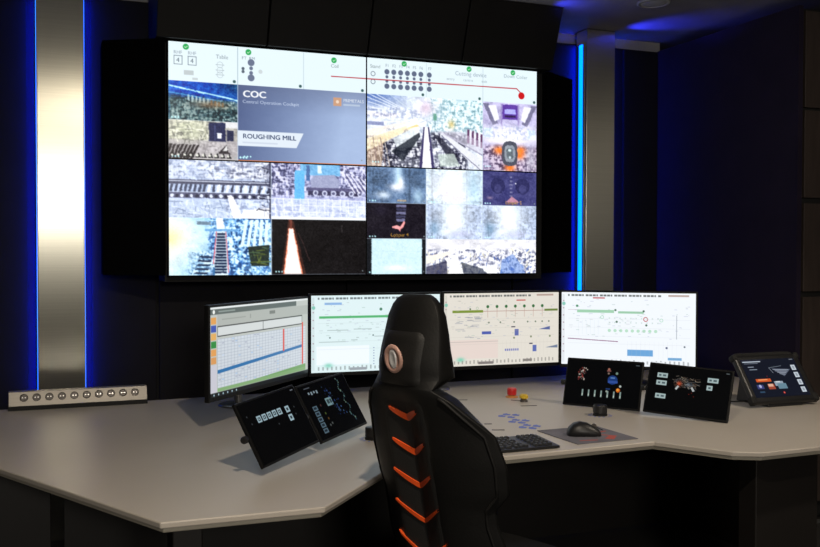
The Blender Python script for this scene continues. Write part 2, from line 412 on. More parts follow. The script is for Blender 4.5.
# furnace door view
c = Cv(TW, 2 * TH, (.72, .70, .84)); c.grain(.3, 7, 9, 13)
c.rect(.33, .02, .66, .24, (.36, .24, .60)); c.rect(.40, .09, .60, .16, (.66, .66, .95)); c.rect(.40, .18, .60, .21, (.2, .14, .3))
for s in (-1, 1):
    f = lambda x: .5 + s * (x - .5)
    c.poly([(f(.0), .02), (f(.10), .02), (f(.28), .30), (f(.18), .34)], (.45, .44, .56)); c.poly([(f(.10), .05), (f(.24), .04), (f(.30), .24), (f(.22), .28)], (.90, .90, .96))
    c.rect(min(f(.18), f(.02)), .38, max(f(.18), f(.02)), .52, (.76, .88, .93)); c.rect(min(f(.33), f(.36)), .02, max(f(.33), f(.36)), .40, (.6, .55, .75))
c.blob(.5, .46, .55, .10, (.93, .93, .98), .9); c.blob(.45, .55, .5, .06, (.97, .96, .98), .9)
machinery(c, -.1, .60, 1.1, 1.05, 241, (.22, .16, .26), (.52, .44, .54), (.84, .78, .84), .9)
machinery(c, -.1, .30, 1.1, .56, 244, (.55, .62, .74), (.84, .86, .92), (.97, .97, 1), .6)
for x, y in ((.30, .70), (.70, .69), (.68, .76), (.50, .95)): c.blob(x, y, .09, .055, (1, .50, .18), 1.)
for k, (r, cc) in enumerate(((.145, (.30, .31, .36)), (.10, (.55, .58, .62)), (.065, (.38, .42, .45)))):
    m = (np.abs((c.X - .5) / r) ** 3 + np.abs((c.Y - .74) / (r * 1.25)) ** 3) < 1; c.mix(m * 1., cc)
c.disc(.5, .69, 3, (.8, .88, .88)); c.disc(.5, .80, 3, (.75, .82, .85)); c.blob(.9, .8, .1, .2, (.74, .74, .80), .7); cam_marks(c)
frame_tile(c, 5, 1)
# left: roller table
CW, CH = int(1.5 * TW), int(1.5 * TH)
c = Cv(CW, CH, (.72, .78, .90)); c.grain(.4, 12, 8, 21)
structure_noise(c, 9, 40, .02, .25, (.30, .32, .45), (.95, .95, .97), .4, 1)
machinery(c, -.1, -.1, 1.1, .35, 251, (.42, .44, .54), (.76, .80, .88), (.95, .96, .98), .75); machinery(c, .55, -.1, 1.1, .34, 253, (.2, .2, .3), (.6, .62, .7), (.95, .95, .97), .7); machinery(c, -.1, .64, 1.1, 1.1, 255, (.48, .52, .64), (.74, .79, .88), (.93, .95, 1), .8)
c.rect(0, .34, 1, .42, (.28, .29, .38)); c.rect(0, .56, 1, .66, (.32, .33, .44)); c.rect(0, .36, 1, .375, (.82, .85, .92)); c.rect(0, .55, 1, .56, (.86, .9, .96))
for k in range(22): c.poly([(.02 + k * .045, .42), (.045 + k * .045, .42), (.03 + k * .045, .55), (.005 + k * .045, .55)], (.25, .27, .36) if k < 8 or k % 2 else (.92, .94, .97)); c.disc(.03 + k * .047, .62, 3.2, (.16, .17, .25) if k % 2 else (.85, .88, .94))
c.poly([(.56, .60), (.62, .62), (.72, 1), (.62, 1)], (.93, .93, .94)); c.rect(0, .67, .55, 1, (.74, .80, .90), .6); structure_noise(c, 10, 30, .68, 1, (.5, .56, .68), (.9, .94, 1), 0, .55); c.poly([(.72, .86), (1, .80), (1, 1), (.7, 1)], (.95, .95, .96))
c.rect(.98, 0, 1, 1, (.2, .2, .3)); structure_noise(c, 12, 30, .0, .9, (.12, .12, .2), (.7, .72, .8), .86, .98); frame_tile(c, 0, 3)
# left: blue bed and strip
c = Cv(CW, CH, (.66, .84, .95)); c.grain(.35, 12, 10, 23)
c.mix(np.clip(.55 - c.X * 1.1 - np.abs(c.Y - .35) * .5, 0, .5) * 2, (.97, .95, .88)); c.blob(.0, .35, .12, .15, (.96, .86, .60), .8)
machinery(c, .35, -.1, 1.1, 1.1, 261, (.08, .20, .42), (.34, .60, .86), (.88, .96, 1), .95, .42, .60)
machinery(c, .16, .55, .46, 1.1, 264, (.12, .22, .40), (.55, .74, .88), (.92, .97, 1), .8)
rs = random.Random(12)
for k in range(60):
    x = rs.uniform(.42, 1); y = rs.uniform(.02, 1)
    if abs(x - .5) < .07: continue
    c.line(x, y, x + rs.uniform(-.06, .08), y + rs.uniform(.02, .16), rs.uniform(1, 4), rs.choice([(.18, .38, .68), (.30, .52, .80), (.10, .18, .35), (.75, .90, .98), (.5, .75, .9)]), .8)
for k in range(5): c.poly([(.74 + k * .05, .02), (.77 + k * .05, .02), (.72 + k * .06, .5), (.69 + k * .06, .5)], (.85, .95, 1)); 
c.poly([(.76, .50), (.98, .46), (.98, .84), (.80, .84)], (.14, .18, .16)); structure_noise(c, 15, 14, .5, .8, (.4, .45, .2), (.3, .4, .3), .78, .92)
c.poly([(.45, .0), (.52, .0), (.545, .22), (.46, .22)], (.92, .96, .98)); c.poly([(.46, .22), (.545, .22), (.575, 1), (.42, 1)], (.82, .89, .94))
for k in range(14): t = k / 14.; c.rect(.462 - .03 * t, .26 + .72 * t, .542 + .02 * t, .28 + .72 * t + .018, (.10, .16, .28))
c.line(.455, .24, .425, .80, 1.6, (.85, .35, .40)); c.line(.548, .24, .575, .95, 1.6, (.8, .4, .45))
for k in range(5): c.poly([(.30 - k * .01, .66 + k * .07), (.42 - k * .012, .67 + k * .07), (.41 - k * .012, .70 + k * .07), (.28 - k * .012, .69 + k * .07)], (.08, .14, .26))
c.rect(.34, .19, .66, .23, (.40, .62, .82)); c.rect(.27, .06, .40, .12, (.35, .42, .50), .8); c.rect(.42, .86, .44, 1, (.2, .4, .6)); frame_tile(c, 0, 4.5)
# ladle cars
c = Cv(CW, CH, (.68, .70, .86)); c.grain(.4, 12, 9, 25)
structure_noise(c, 16, 50, .05, .5, (.25, .25, .40), (.85, .86, .95), 0, .24)
machinery(c, -.1, -.1, 1.1, .62, 271, (.18, .18, .30), (.55, .56, .72), (.90, .90, .96), .85)
c.rect(.30, .0, .72, .20, (.42, .70, .88), .8); c.rect(.24, .12, .34, .72, (.40, .70, .90)); c.rect(.36, .02, .40, .30, (.30, .42, .62)); c.rect(.48, .02, .52, .16, (.85, .92, .97))
c.poly([(.40, .30), (.44, .20), (.66, .18), (.72, .32), (.70, .42), (.42, .42)], (.60, .62, .74)); c.rect(.36, .42, .98, .48, (.35, .34, .48)); c.rect(.38, .48, .96, .56, (.24, .23, .34))
for k in range(6): c.disc(.46 + k * .095, .52, 5.5, (.78, .80, .90)); c.disc(.46 + k * .095, .52, 3, (.35, .35, .48))
for k in range(6): c.line(.74 + k * .05, .14 + .02 * k, .88 + k * .05, .50, 2.5, (.88, .88, .95)); c.line(.77 + k * .05, .14, .90 + k * .05, .5, 1.5, (.35, .34, .5))
c.rect(0, .64, 1, .98, (.76, .80, .90), .85); machinery(c, -.1, .62, 1.1, 1.0, 274, (.60, .64, .78), (.80, .84, .92), (.95, .96, .98), .6)
for k in range(12): c.line(.04 + k * .085, .62, .05 + k * .085, .96, 1, (.96, .97, 1))
for y in (.63, .74, .86): c.line(.0, y, 1, y + .02, 1, (.95, .96, 1))
c.rect(0, .955, 1, 1, (.93, .95, .97)); frame_tile(c, 1.5, 3)
# glowing strip in the dark
c = Cv(CW, CH, (.075, .065, .07)); c.grain(.05, 5, 5, 27)
c.poly([(.175, .0), (.225, .0), (.36, 1), (.10, 1)], (.24, .14, .12)); c.poly([(.18, .16), (.225, .16), (.325, .98), (.125, .98)], (.95, .52, .38)); c.poly([(.186, .17), (.219, .17), (.312, .98), (.138, .98)], (.99, .93, .91))
c.poly([(.18, 0), (.21, .0), (.22, .15), (.19, .15)], (.42, .22, .18)); c.line(.28, .25, .40, .75, 2, (.20, .14, .14)); c.line(.74, .1, .74, .22, 1, (.3, .28, .28)); cam_marks(c); c.rect(0, .985, 1, 1, (.3, .32, .35)); c.rect(0, 0, .008, 1, (.35, .38, .42))
frame_tile(c, 1.5, 4.5)
# stand cameras
def stand(base, seed, dark=0., tag_=None):
    c = Cv(TW, TH, base); c.grain(.35 * (1 - dark * .5), 8, 6, seed)
    for x0, x1 in ((.03, .34), (.64, .97)):
        c.rect(x0, .05, x1, .55, grey(.72 - .35 * dark, base), .35); c.disc((x0 + x1) / 2, .35, 13, grey(.55, base), .4); c.rect(x0 + .06, .0, x0 + .09, .95, grey(.55, base), .5)
    machinery(c, -.1, -.1, .42, 1.1, seed * 9, grey(.45, base), grey(.8, base), grey(1.12, base), .45); machinery(c, .6, -.1, 1.1, 1.1, seed * 9 + 3, grey(.5, base), grey(.85, base), grey(1.1, base), .45)
    return c
c = stand((.38, .48, .62), 31, .3); c.mix(np.exp(-((c.X - .52) / .07) ** 2) * .8 * (c.Y < .55), (.80, .92, 1)); c.blob(.50, .55, .11, .10, (.96, .97, 1)); c.blob(.57, .42, .04, .15, (1, 1, 1)); c.blob(.28, .78, .12, .10, (.90, .95, 1), .8); c.blob(.86, .8, .08, .2, (.75, .88, .96), .7)
c.rect(.5, .9, .66, .95, (.9, .7, .4), .5); cam_marks(c); frame_tile(c, 3, 3)
c = stand((.80, .88, .95), 32); c.blob(.45, .45, .45, .5, (.97, .97, 1), .8); c.blob(.5, .78, .2, .18, (.98, .88, .88), .7); c.blob(.83, .5, .14, .5, (.62, .80, .90), .5); cam_marks(c); frame_tile(c, 4, 3)
c = Cv(TW, TH, (.25, .25, .45)); c.grain(.16, 7, 5, 33)
for x in (.28, .74): c.disc(x, .42, 17, (.16, .16, .32), .8); c.disc(x, .5, 9, (.30, .30, .5), .6); c.rect(x - .16, .12, x + .16, .20, (.20, .20, .38), .8)
for k in range(6): c.rect(.50, .14 + k * .11, .55, .18 + k * .11, (.60, .60, .72), .6)
c.disc(.61, .34, 1.5, (.9, .9, .95)); c.poly([(.43, .90), (.54, .72), (.68, .90)], (.72, .52, .60)); c.text('Looper 5', .42, .96, .10, (1, .72, .25)); cam_marks(c); c.blob(.13, .78, .05, .04, (.7, .6, .7), .7); frame_tile(c, 5, 3)
c = Cv(TW, TH, (.10, .085, .12)); c.grain(.06, 6, 4, 34)
for k in range(5): c.rect(.49, .04 + k * .10, .66 - k * .005, .115 + k * .10, (.42, .42, .55) if k % 2 == 0 else (.22, .22, .32))
c.poly([(.42, .66), (.50, .62), (.56, .66), (.62, .50), (.64, .52), (.60, .68), (.56, .74), (.55, .82), (.53, .73), (.43, .71)], (.95, .62, .62)); c.blob(.24, .2, .12, .15, (.16, .14, .2), .7)
c.text('Looper 4', .40, .94, .10, (1, .74, .25)); cam_marks(c); frame_tile(c, 3, 4)
for cx, sd in ((4, 35), (5, 36)):
    c = stand((.76, .82, .93), sd); c.blob(.48, .3, .25, .6, (.95, .98, 1), .9); c.blob(.50, .58, .10, .10, (.99, .90, .86), .8); c.blob(.35, .78, .12, .08, (.98, 1, 1), .8); c.blob(.6, .85, .25, .10, (.72, .72, .85), .5); c.blob(.14, .7, .1, .2, (.35, .50, .62), .6); cam_marks(c); frame_tile(c, cx, 4)
c = Cv(TW, TH, (.09, .10, .12)); c.rect(.08, .0, .93, 1, (.74, .86, .90)); c2 = vnoise(TH, TW, 5, 4, 40)
c.mix((np.abs(c.X - .505) < .42) * c2 * .35, (.92, .97, .97)); c.rect(.10, .35, .9, .37, (.7, .82, .86), .5); c.blob(.5, .82, .2, .08, (.92, .97, .98)); cam_marks(c); frame_tile(c, 3, 5)
c = Cv(2 * TW, TH, (.90, .90, .93)); c.grain(.3, 14, 8, 42); machinery(c, -.1, .25, 1.1, 1.1, 281, (.30, .32, .44), (.76, .77, .84), (.98, .98, .97), .95, .38, .52)
rs = random.Random(18)
for k in range(170):
    x = rs.uniform(0, 1); y = rs.uniform(.25, 1)
    if y < .45 - .35 * abs(x - .3) and x < .6: continue
    c.line(x, y, x + rs.uniform(-.03, .03), y + rs.uniform(.02, .14), rs.uniform(1, 3), rs.choice([(.35, .36, .50), (.6, .62, .72), (.25, .38, .70), (.97, .95, .93), (.85, .83, .72)]), .75)
c.poly([(0, .5), (.2, .36), (.24, .40), (.0, .72)], (.97, .91, .86)); c.poly([(.23, .45), (.28, .45), (.31, 1), (.20, 1)], (.97, .97, .99)); c.poly([(.66, 1), (.68, .6), (.78, .42), (.88, .8), (.90, 1)], (.30, .46, .78), .55)
c.poly([(0, .80), (.18, .62), (.19, 1), (0, 1)], (.16, .16, .26), .75); c.poly([(.31, .66), (.50, .85), (.55, 1), (.33, 1)], (.18, .20, .26), .7); c.poly([(.48, .78), (.64, .72), (.64, 1), (.55, 1)], (.95, .96, .97), .8); frame_tile(c, 4, 5)
# tile gaps
for (x0, y0, x1, y1) in ((1, 1, 1, 3), (5, 1, 5, 3), (0, 2, 1, 2), (1.5, 3, 1.5, 6), (1.5, 4.5, 3, 4.5), (4, 3, 4, 6), (5, 3, 5, 5), (3, 4, 6, 4), (3, 5, 4, 5)):
    if x0 == x1: wall.rect(u(x0) - .0010, u(y0), u(x0) + .0010, u(y1), (.80, .86, .92), .75)
    else: wall.rect(u(x0), u(y0) - .0012, u(x1), u(y0) + .0012, (.80, .86, .92), .6)
wall.clip()

# ------------------------------------------------------------------ the setting
YB = 5.0          # back wall
ZC = 2.79
struct('floor', B(-2.6, 5.0, -4.2, 5.3, -.12, 0), M['floor'])
struct('ceiling', B(-2.6, 5.0, -4.2, 5.3, ZC, ZC + .1), M['ceiling'])
struct('wall_back', B(-2.6, 3.66, YB, YB + .12, 0, 2.725), M['wall'])
struct('trim_1', B(-2.6, 3.70, YB + .02, YB + .14, 2.725, ZC), M['plaster'])          # pale strip over the dark panelling
struct('wall_left', B(-2.7, -2.6, -4.2, 5.3, 0, ZC), M['wall'])
struct('wall_front', B(-2.6, 5.0, -4.3, -4.2, 0, ZC), M['wall'])
struct('wall_right', B(3.66, 3.69, 3.78, 5.12, 0, 2.725), M['wallr'])
struct('wall_side', B(4.9, 5.0, -4.2, 3.78, 0, ZC), M['wall'])
struct('trim_2', B(3.50, 4.89, 3.73, 3.76, 0, .010), M['silver'])                   # metal floor strip at the cabinet foot

# panels on the back wall left of the video wall, with shadow gaps
for i, (x0, x1) in enumerate(((-1.30, -.10), (.20, .52), (.535, 1.55), (1.565, 2.60), (2.615, 3.08), (3.40, 3.655))):
    struct('trim_%d' % (i + 3), B(x0, x1, YB - .022, YB - .001, .02, 2.715), M['wall'], bevel=.003)

# steel columns with LED strips on their sides
def column(x0, x1, label):
    t = thing('steel_column', label, 'column', ((x0 + x1) / 2, 4.92, 0), group='brushed steel wall columns')
    hw = (x1 - x0) / 2
    obj('cladding', B(-hw, hw, -.07, .05, 0.0, ZC - .005), M['steel'], t, bevel=.002)
    for s in (-1, 1):
        x = s * (hw + .006)
        top = 2.70
        h = obj('led_strip', B(min(x, x - s * .012), max(x, x - s * .012), -.030, .010, .70, top), M['led'], t)
        p = obj('profile', B(min(s * hw, s * (hw + .004)), max(s * hw, s * (hw + .004)), -.044, -.0305, .70, top), M['silver'], h)
        obj('added_cover', B(min(s * hw, s * (hw + .014)), max(s * hw, s * (hw + .014)), .0270, .0295, .70, top), M['blackm'], h)  # added shield, keeps the rear emitter's light off the room
        obj('added_glow_tape', B(min(s * (hw + .001), s * (hw + .013)), max(s * (hw + .001), s * (hw + .013)), .0297, .0310, .70, top), M['added_glow'], h)  # added emitter facing the wall, makes the blue glow stronger there
    return t
column(-.052, .161, 'wide brushed steel column with blue edge light, left of the video wall')
column(3.045, 3.245, 'narrow brushed steel column with blue light strip, right of the video wall')

# casing of the video wall: slanted sides
VX0, VX1, VZ0, VZ1, VY = .541, 2.581, 1.308, 2.456, 4.63
t = thing('display_casing', 'black casing with slanted sides around the video wall', 'casing', (1.56, 4.8, 0))
def quadprism(pts, z0, z1): return prism(bmesh.new(), pts, z0, z1)
off = lambda pts: [(x - 1.56, y - 4.8) for x, y in pts]
obj('side_panel', quadprism(off([(.247, 4.80), (.53, 4.635), (.53, 4.974), (.247, 4.974)]), VZ0 + .003, VZ1 + .011), M['casing'], t, bevel=.003)
obj('side_panel', quadprism(off([(2.915, 4.80), (2.655, 4.635), (2.655, 4.974), (2.915, 4.974)]), VZ0 + .003, VZ1 + .006), M['casing'], t, bevel=.003)
obj('frame', B(.532 - 1.56, 2.653 - 1.56, 4.70 - 4.8, 4.974 - 4.8, VZ0 - .03, VZ1 + .004), M['blackm'], t)
# the leaning fascia above the screens, three seams
def fascia(x0, x1, x1t=None):
    x1t = x1t or x1
    bm = bmesh.new()
    prof = ((-.200, VZ1 + .008), (-.070 - .25, ZC - .006), (.170, ZC - .006), (.170, VZ1 + .008))
    A = [bm.verts.new((x0 - 1.56, y, z)) for y, z in prof]
    Bv = [bm.verts.new(((x1t if z > 2.6 else x1) - 1.56, y, z)) for y, z in prof]
    bm.faces.new(A); bm.faces.new(Bv[::-1])
    for i in range(4): bm.faces.new((A[i], Bv[i], Bv[(i + 1) % 4], A[(i + 1) % 4]))
    return bm
for x0, x1, xt in ((.485, 1.022, None), (1.030, 1.553, None), (1.561, 2.094, None), (2.102, 2.66, 2.66)):
    obj('fascia_panel', fascia(x0, x1, xt), M['hood'], t, bevel=.003)

# four displays
PW, PH = (VX1 - VX0) / 2, (VZ1 - VZ0) / 2
for i, (cx, cz, lab) in enumerate(((0, 1, 'upper left video wall display showing the COC Roughing Mill title tile'),
                                   (1, 1, 'upper right video wall display showing bright mill and furnace views'),
                                   (0, 0, 'lower left video wall display with a glowing strip on dark ground'),
                                   (1, 0, 'lower right video wall display with small grid of stand cameras'))):
    t = thing('wall_display', lab, 'display', (VX0 + PW * (cx + .5), VY, VZ0 + PH * (cz + .5)), group='displays of the video wall')
    a = wall.a[(1 - cz) * 3 * TH:(2 - cz) * 3 * TH, cx * 3 * TW:(cx + 1) * 3 * TW]
    obj('housing', B(-PW / 2 + .0008, PW / 2 - .0008, .001, .068, -PH / 2 + .0008, PH / 2 - .0008), M['bezel'], t)
    screen_mesh('screen', a, PW - .0075, PH - .0065, M['wallscreen'], t, -.0005)

# ceiling light seen top right
t = thing('ceiling_light', 'round recessed ceiling light, switched off, above right column', 'ceiling light', (3.06, 4.21, ZC))
obj('trim_ring', lathe(bmesh.new(), [(.088, -.001), (.088, -.012), (.072, -.016), (.070, -.004)], 40), M['ring'], t, smooth=True)
obj('lens', lathe(bmesh.new(), [(.070, -.002), (.068, -.010), (.04, -.013)], 40), M['lens'], t, smooth=True)

# storage cabinet on the right
t = thing('storage_cabinet', 'tall dark brown built-in cabinet at right edge behind the desk', 'cabinet', (4.25, 3.90, 0))
obj('body', B(-.55, .64, -.10, .30, .02, 2.715), M['blackm'], t)
for z0, z1 in ((.10, .60), (.615, 1.195), (1.225, 1.69), (1.72, 2.18), (2.195, 2.70)):
    d = obj('door', B(-.545, .045, -.122, -.101, z0, z1), M['brown'], t, bevel=.002)
    d = obj('door', B(.060, .635, -.122, -.101, z0, z1), M['brown'], t, bevel=.002)

# ------------------------------------------------------------------ desk
DZ = .725
TOP = [(-.66, 4.43), (-.60, 4.12), (-.153, 3.235), (.262, 2.437), (.70, 2.428), (1.03, 2.805), (2.085, 2.845), (2.235, 2.60), (2.33, 2.55), (2.88, 2.565), (3.50, 3.45), (3.62, 3.66), (3.64, 4.64), (1.5, 4.545)]
desk = thing('control_desk', 'long cream control desk with angled wings beneath the screens', 'desk', (1.5, 3.6, 0))
dtop = [(x - 1.5, y - 3.6) for x, y in TOP]
obj('worktop', prism(bmesh.new(), dtop, DZ - .018, DZ), M['deskm'], desk, bevel=.004, seg=3)
def inset(pts, d):
    n = len(pts); out = []
    for i in range(n):
        p0, p1, p2 = Vector(pts[i - 1]), Vector(pts[i]), Vector(pts[(i + 1) % n])
        a = (p1 - p0).normalized(); b = (p2 - p1).normalized()
        na, nb = Vector((-a.y, a.x)), Vector((-b.y, b.x)); k = na + nb
        out.append(tuple(p1 + k * (d / max(.3, k.dot(na)))))
    return out
obj('edge_support', prism(bmesh.new(), inset(dtop, .014), DZ - .032, DZ - .0185), M['edge'], desk, bevel=.003)
for x0, x1, y0, y1 in ((.30, .38, 2.50, 2.62), (2.37, 2.66, 2.63, 2.72), (-.35, .0, 3.75, 4.2), (3.1, 3.4, 3.45, 4.2)):
    obj('pedestal', B(x0 - 1.5, x1 - 1.5, y0 - 3.6, y1 - 3.6, 0, DZ - .0325), M['pedestal'], desk, bevel=.004)
obj('modesty_panel', B(-.0 + .05 - 1.5, 3.1 - 1.5, 3.98 - 3.6, 4.0 - 3.6, .02, DZ - .0325), M['pedestal'], desk)
# flat blue shapes, ring scales and dark strips on the worktop
for x, y in ((1.801, 3.522), (1.839, 3.551), (1.826, 3.484), (1.87, 3.525), (1.78, 3.387), (1.815, 3.419), (1.807, 3.355), (1.846, 3.394), (1.763, 3.264), (1.802, 3.3), (1.791, 3.234), (1.83, 3.269)):
    x -= 1.5; y -= 3.6
    pts = [(x - .022, y - .005), (x, y - .024), (x + .020, y + .002), (x + .010, y + .010), (x + .014, y + .026), (x - .006, y + .022), (x - .014, y + .010)]
    bm = bmesh.new(); bm.faces.new([bm.verts.new((px, py, DZ + .0006)) for px, py in pts])
    obj('blue_symbol', bm, M['blue'], desk)
def ringmarks(cx, cy):
    bm = bmesh.new()
    for k in range(14):
        a = 2 * PI * k / 14; r0, r1 = .038, .052
        p = [(r0, a - .1), (r1, a - .09), (r1, a + .09), (r0, a + .1)]
        bm.faces.new([bm.verts.new((cx - 1.5 + r * math.cos(q), cy - 3.6 + r * math.sin(q), DZ + .0006)) for r, q in p])
    obj('printed_scale', bm, M['blue'], desk)
ringmarks(2.205, 3.39); ringmarks(1.125, 3.255)
for x, y, L, a in ((1.814, 3.985, .07, -.3), (1.665, 3.381, .03, -.3), (1.645, 3.25, .05, -.35), (2.056, 3.878, .05, -.9), (2.04, 3.722, .075, -.2)):
    mt = Matrix.Translation((x - 1.5, y - 3.6, 0)) @ Matrix.Rotation(a, 4, 'Z')
    obj('inlay_strip', B(-L / 2, L / 2, -.006, .006, DZ - .001, DZ + .0012, mt), M['label'], desk)

# ------------------------------------------------------------------ monitors
def monitor_pic(kind):
    W_, H_ = (368, 208) if kind != 'grid' else (400, 170)
    if kind == 'grid':
        c = Cv(W_, H_, (.72, .74, .72))
        c.rect(0, 0, 1, .025, (.86, .88, .88)); c.rect(.0, .025, .86, .085, (.34, .38, .37)); c.disc(.03, .055, 4, (.9, .92, .9)); c.rect(.07, .048, .22, .062, (.55, .6, .58))
        c.rect(.06, .09, 1, .21, (.66, .68, .66)); c.rect(.10, .14, .32, .15, (.56, .58, .56)); c.rect(.36, .12, .37, .17, (.56, .58, .56)); c.rect(.56, .11, .62, .15, (.4, .42, .4), .8)
        for y0, y1 in ((.215, .335),):
            c.rect(.06, y0, .93, y1, (.15, .16, .16)); c.rect(.064, y0 + .012, .49, y1 - .012, (.80, .82, .82)); c.rect(.495, y0 + .012, .926, y1 - .012, (.80, .82, .82))
        c.rect(.06, .36, .97, .93, (.78, .81, .84))
        for k in range(30): c.rect(.06 + k * .0303, .36, .0625 + k * .0303, .93, (.56, .60, .66), .75)
        for k in range(17): c.rect(.06, .36 + k * .034, .97, .365 + k * .034, (.58, .62, .68), .6)
        rs = random.Random(5)
        for k in range(60): c.rect(x := .07 + .03 * rs.randrange(29), y := .37 + .034 * rs.randrange(16), x + .02, y + .012, rs.choice([(.6, .72, .85), (.6, .62, .7), (.8, .84, .9)]), .8)
        c.poly([(.06, .705), (.93, .600), (.93, .635), (.06, .745)], (.16, .42, .64)); c.rect(.705, .36, .722, .64, (.82, .30, .26)); c.rect(.925, .31, .942, .86, (.82, .34, .28))
        c.poly([(.06, .93), (.97, .86), (.97, .93)], (.45, .62, .40)); c.rect(.06, .905, .97, .945, (.50, .65, .45))
        for k, cc in enumerate(((.85, .60, .30), (.20, .30, .66), (.85, .65, .35), (.15, .52, .22), (.85, .6, .32), (.82, .58, .34))): c.rect(.005, .115 + k * .088, .05, .19 + k * .088, cc)
        c.rect(0, .64, .055, .95, (.76, .76, .80)); c.rect(0, .95, 1, 1, (.07, .09, .10))
        for k in range(6): c.disc(.03 + k * .04, .975, 2, (.6, .7, .75))
        return c
    bg = {'a': (.86, .93, .94), 'b': (.87, .85, .81), 'c': (.93, .95, .97)}[kind]
    c = Cv(W_, H_, bg); dk = (.25, .27, .27)
    for k in range(26): c.rect(.05 + k * .027, .03, .05 + k * .027 + (.022 if k % 4 else .012), .055, dk if kind != 'a' else (.30, .33, .35), .75)
    c.rect(.80, .025, .95, .05, (.62, .50, .46), .7); c.rect(.008, .03, .025, .97, grey(.9, bg), .6)
    for k in range(8): c.disc(.016, .12 + k * .1, 2, (.6, .45, .5), .6)
    c.disc(.018, .16, 5, (.45, .74, .66), .8)
    if kind == 'a':
        c.rect(.10, .095, .23, .125, (.55, .70, .88)); c.rect(.06, .27, .70, .30, (.34, .70, .45)); c.disc(.53, .19, 4, (.3, .5, .4))
        for x, y, w_ in ((.12, .45, .16), (.32, .44, .14), (.06, .60, .2), (.48, .54, .14), (.30, .58, .05), (.34, .55, .02)): c.rect(x, y, x + w_, y + .010, (.55, .62, .62), .6)
        for x, y in ((.14, .55), (.47, .53), (.66, .63), (.72, .63)): c.disc(x, y, 2.5, (.4, .48, .48), .8)
        c.rect(.04, .66, .44, .90, (.93, .96, .98)); c.blob(.13, .91, .03, .03, (.55, .82, .75))
        for k in range(7): c.rect(.47, .69 + k * .035, .48, .70 + k * .035, (.5, .55, .7))
    elif kind == 'b':
        c.rect(.07, .235, .33, .27, (.48, .56, .22)); c.rect(.87, .235, .99, .265, (.42, .50, .25)); c.rect(.33, .25, .87, .256, (.62, .42, .38))
        for k in range(7): c.disc(.37 + k * .08, .19, 4.5, (.22, .42, .25)); c.rect(.368 + k * .08, .21, .372 + k * .08, .34, (.7, .55, .5), .7)
        c.rect(.62, .10, .70, .115, (.75, .22, .20)); c.disc(.22, .22, 2.5, (.3, .4, .25)); c.disc(.28, .21, 4, (.5, .65, .5), .8, 1)
        rs = random.Random(9)
        for k in range(26): c.rect(x := rs.uniform(.07, .28), y := rs.uniform(.32, .62), x + rs.uniform(.02, .08), y + .010, (.56, .57, .62), .55)
        for x in (.38, .48, .60, .72, .79, .85, .91): c.disc(x, .41, 2.5, (.3, .38, .3), .8)
        for x, y in ((.60, .63), (.75, .62), (.92, .62)): c.disc(x, y, 3, (.45, .50, .38), .9)
        c.rect(.32, .53, .40, .57, (.30, .36, .66)); c.rect(.575, .47, .61, .485, (.15, .16, .25)); c.rect(.605, .51, .64, .60, (.38, .42, .66)); c.poly([(.82, .52), (.92, .48), (.92, .53)], (.35, .40, .60))
        for k in range(7): c.rect(.52 + k * .018, .78, .532 + k * .018, .81, (.45, .48, .72))
        c.rect(.735, .71, .765, .725, (.15, .16, .25)); c.rect(.765, .74, .80, .83, (.36, .42, .68)); c.poly([(.88, .78), (.99, .745), (.99, .79)], (.45, .50, .60))
        c.rect(.04, .64, .46, .90, (.88, .82, .79)); c.rect(.03, .665, .46, .672, (.72, .68, .66))
        c.blob(.14, .91, .03, .03, (.50, .80, .70)); 
    else:
        c.rect(.24, .07, .33, .085, (.70, .15, .20)); c.rect(.12, .24, .40, .28, (.62, .80, .68)); c.rect(.43, .255, .62, .285, (.60, .78, .66)); c.disc(.12, .19, 3.5, (.3, .55, .4)); c.rect(.05, .24, .12, .245, (.75, .65, .7))
        for x, y in ((.41, .24), (.62, .25), (.42, .40), (.64, .44)): c.disc(x, y, 3, (.3, .42, .35))
        c.disc(.635, .36, 6.5, (.70, .22, .25), 1, 2); c.disc(.31, .34, 5, (.6, .82, .7), .9, 1.5); c.disc(.75, .37, 5, (.6, .82, .7), .9, 1.5)
        for k in range(9): c.disc(.365 + k * .043, .52, 4.5, (.66, .84, .72), .8)
        for k in range(6): c.rect(.13 + k * .03, .38, .131 + k * .03, .58, (.75, .82, .84)); 
        for k in range(20): c.rect(.36 + (k % 10) * .04, .34 + (k // 10) * .06, .37 + (k % 10) * .04, .36 + (k // 10) * .06, (.75, .82, .8), .7)
        c.poly([(.05, .635), (.43, .665), (.43, .675), (.05, .645)], (.50, .28, .45)); c.rect(.50, .775, .69, .86, (.42, .64, .84)); c.rect(.80, .87, .90, .905, (.45, .65, .82)); c.disc(.79, .74, 3, (.35, .38, .5)); c.disc(.92, .72, 2.5, (.35, .4, .45)); c.rect(.86, .30, .864, .62, (.4, .45, .5), .7)
    rs = random.Random(21)
    for k in range(90):
        x, y = rs.uniform(.05, .95), rs.uniform(.09, .62)
        c.rect(x, y, x + rs.uniform(.006, .03), y + .008, rs.choice([grey(.72, bg), (.55, .66, .62), (.62, .64, .74)]), .45)
    for k in range(14): c.rect(.50 + k * .033, .66, .501 + k * .033, .90, grey(.82, bg), .5)
    for y in (.36, .48, .60, .70): c.rect(.05, y, .96, y + .004, grey(.84, bg), .5)
    rs = random.Random(11)
    for k in range(28): c.rect(x := .05 + k * .033, y := .925 + rs.uniform(-.01, .01), x + .012, .97, grey(.55, bg), .55)
    c.rect(.29, .945, .42, .98, (.50, .47, .46) if kind == 'b' else (.60, .63, .66)); c.rect(.68, .93, .76, .965, (.52, .5, .48) if kind == 'b' else grey(.95, bg))
    return c

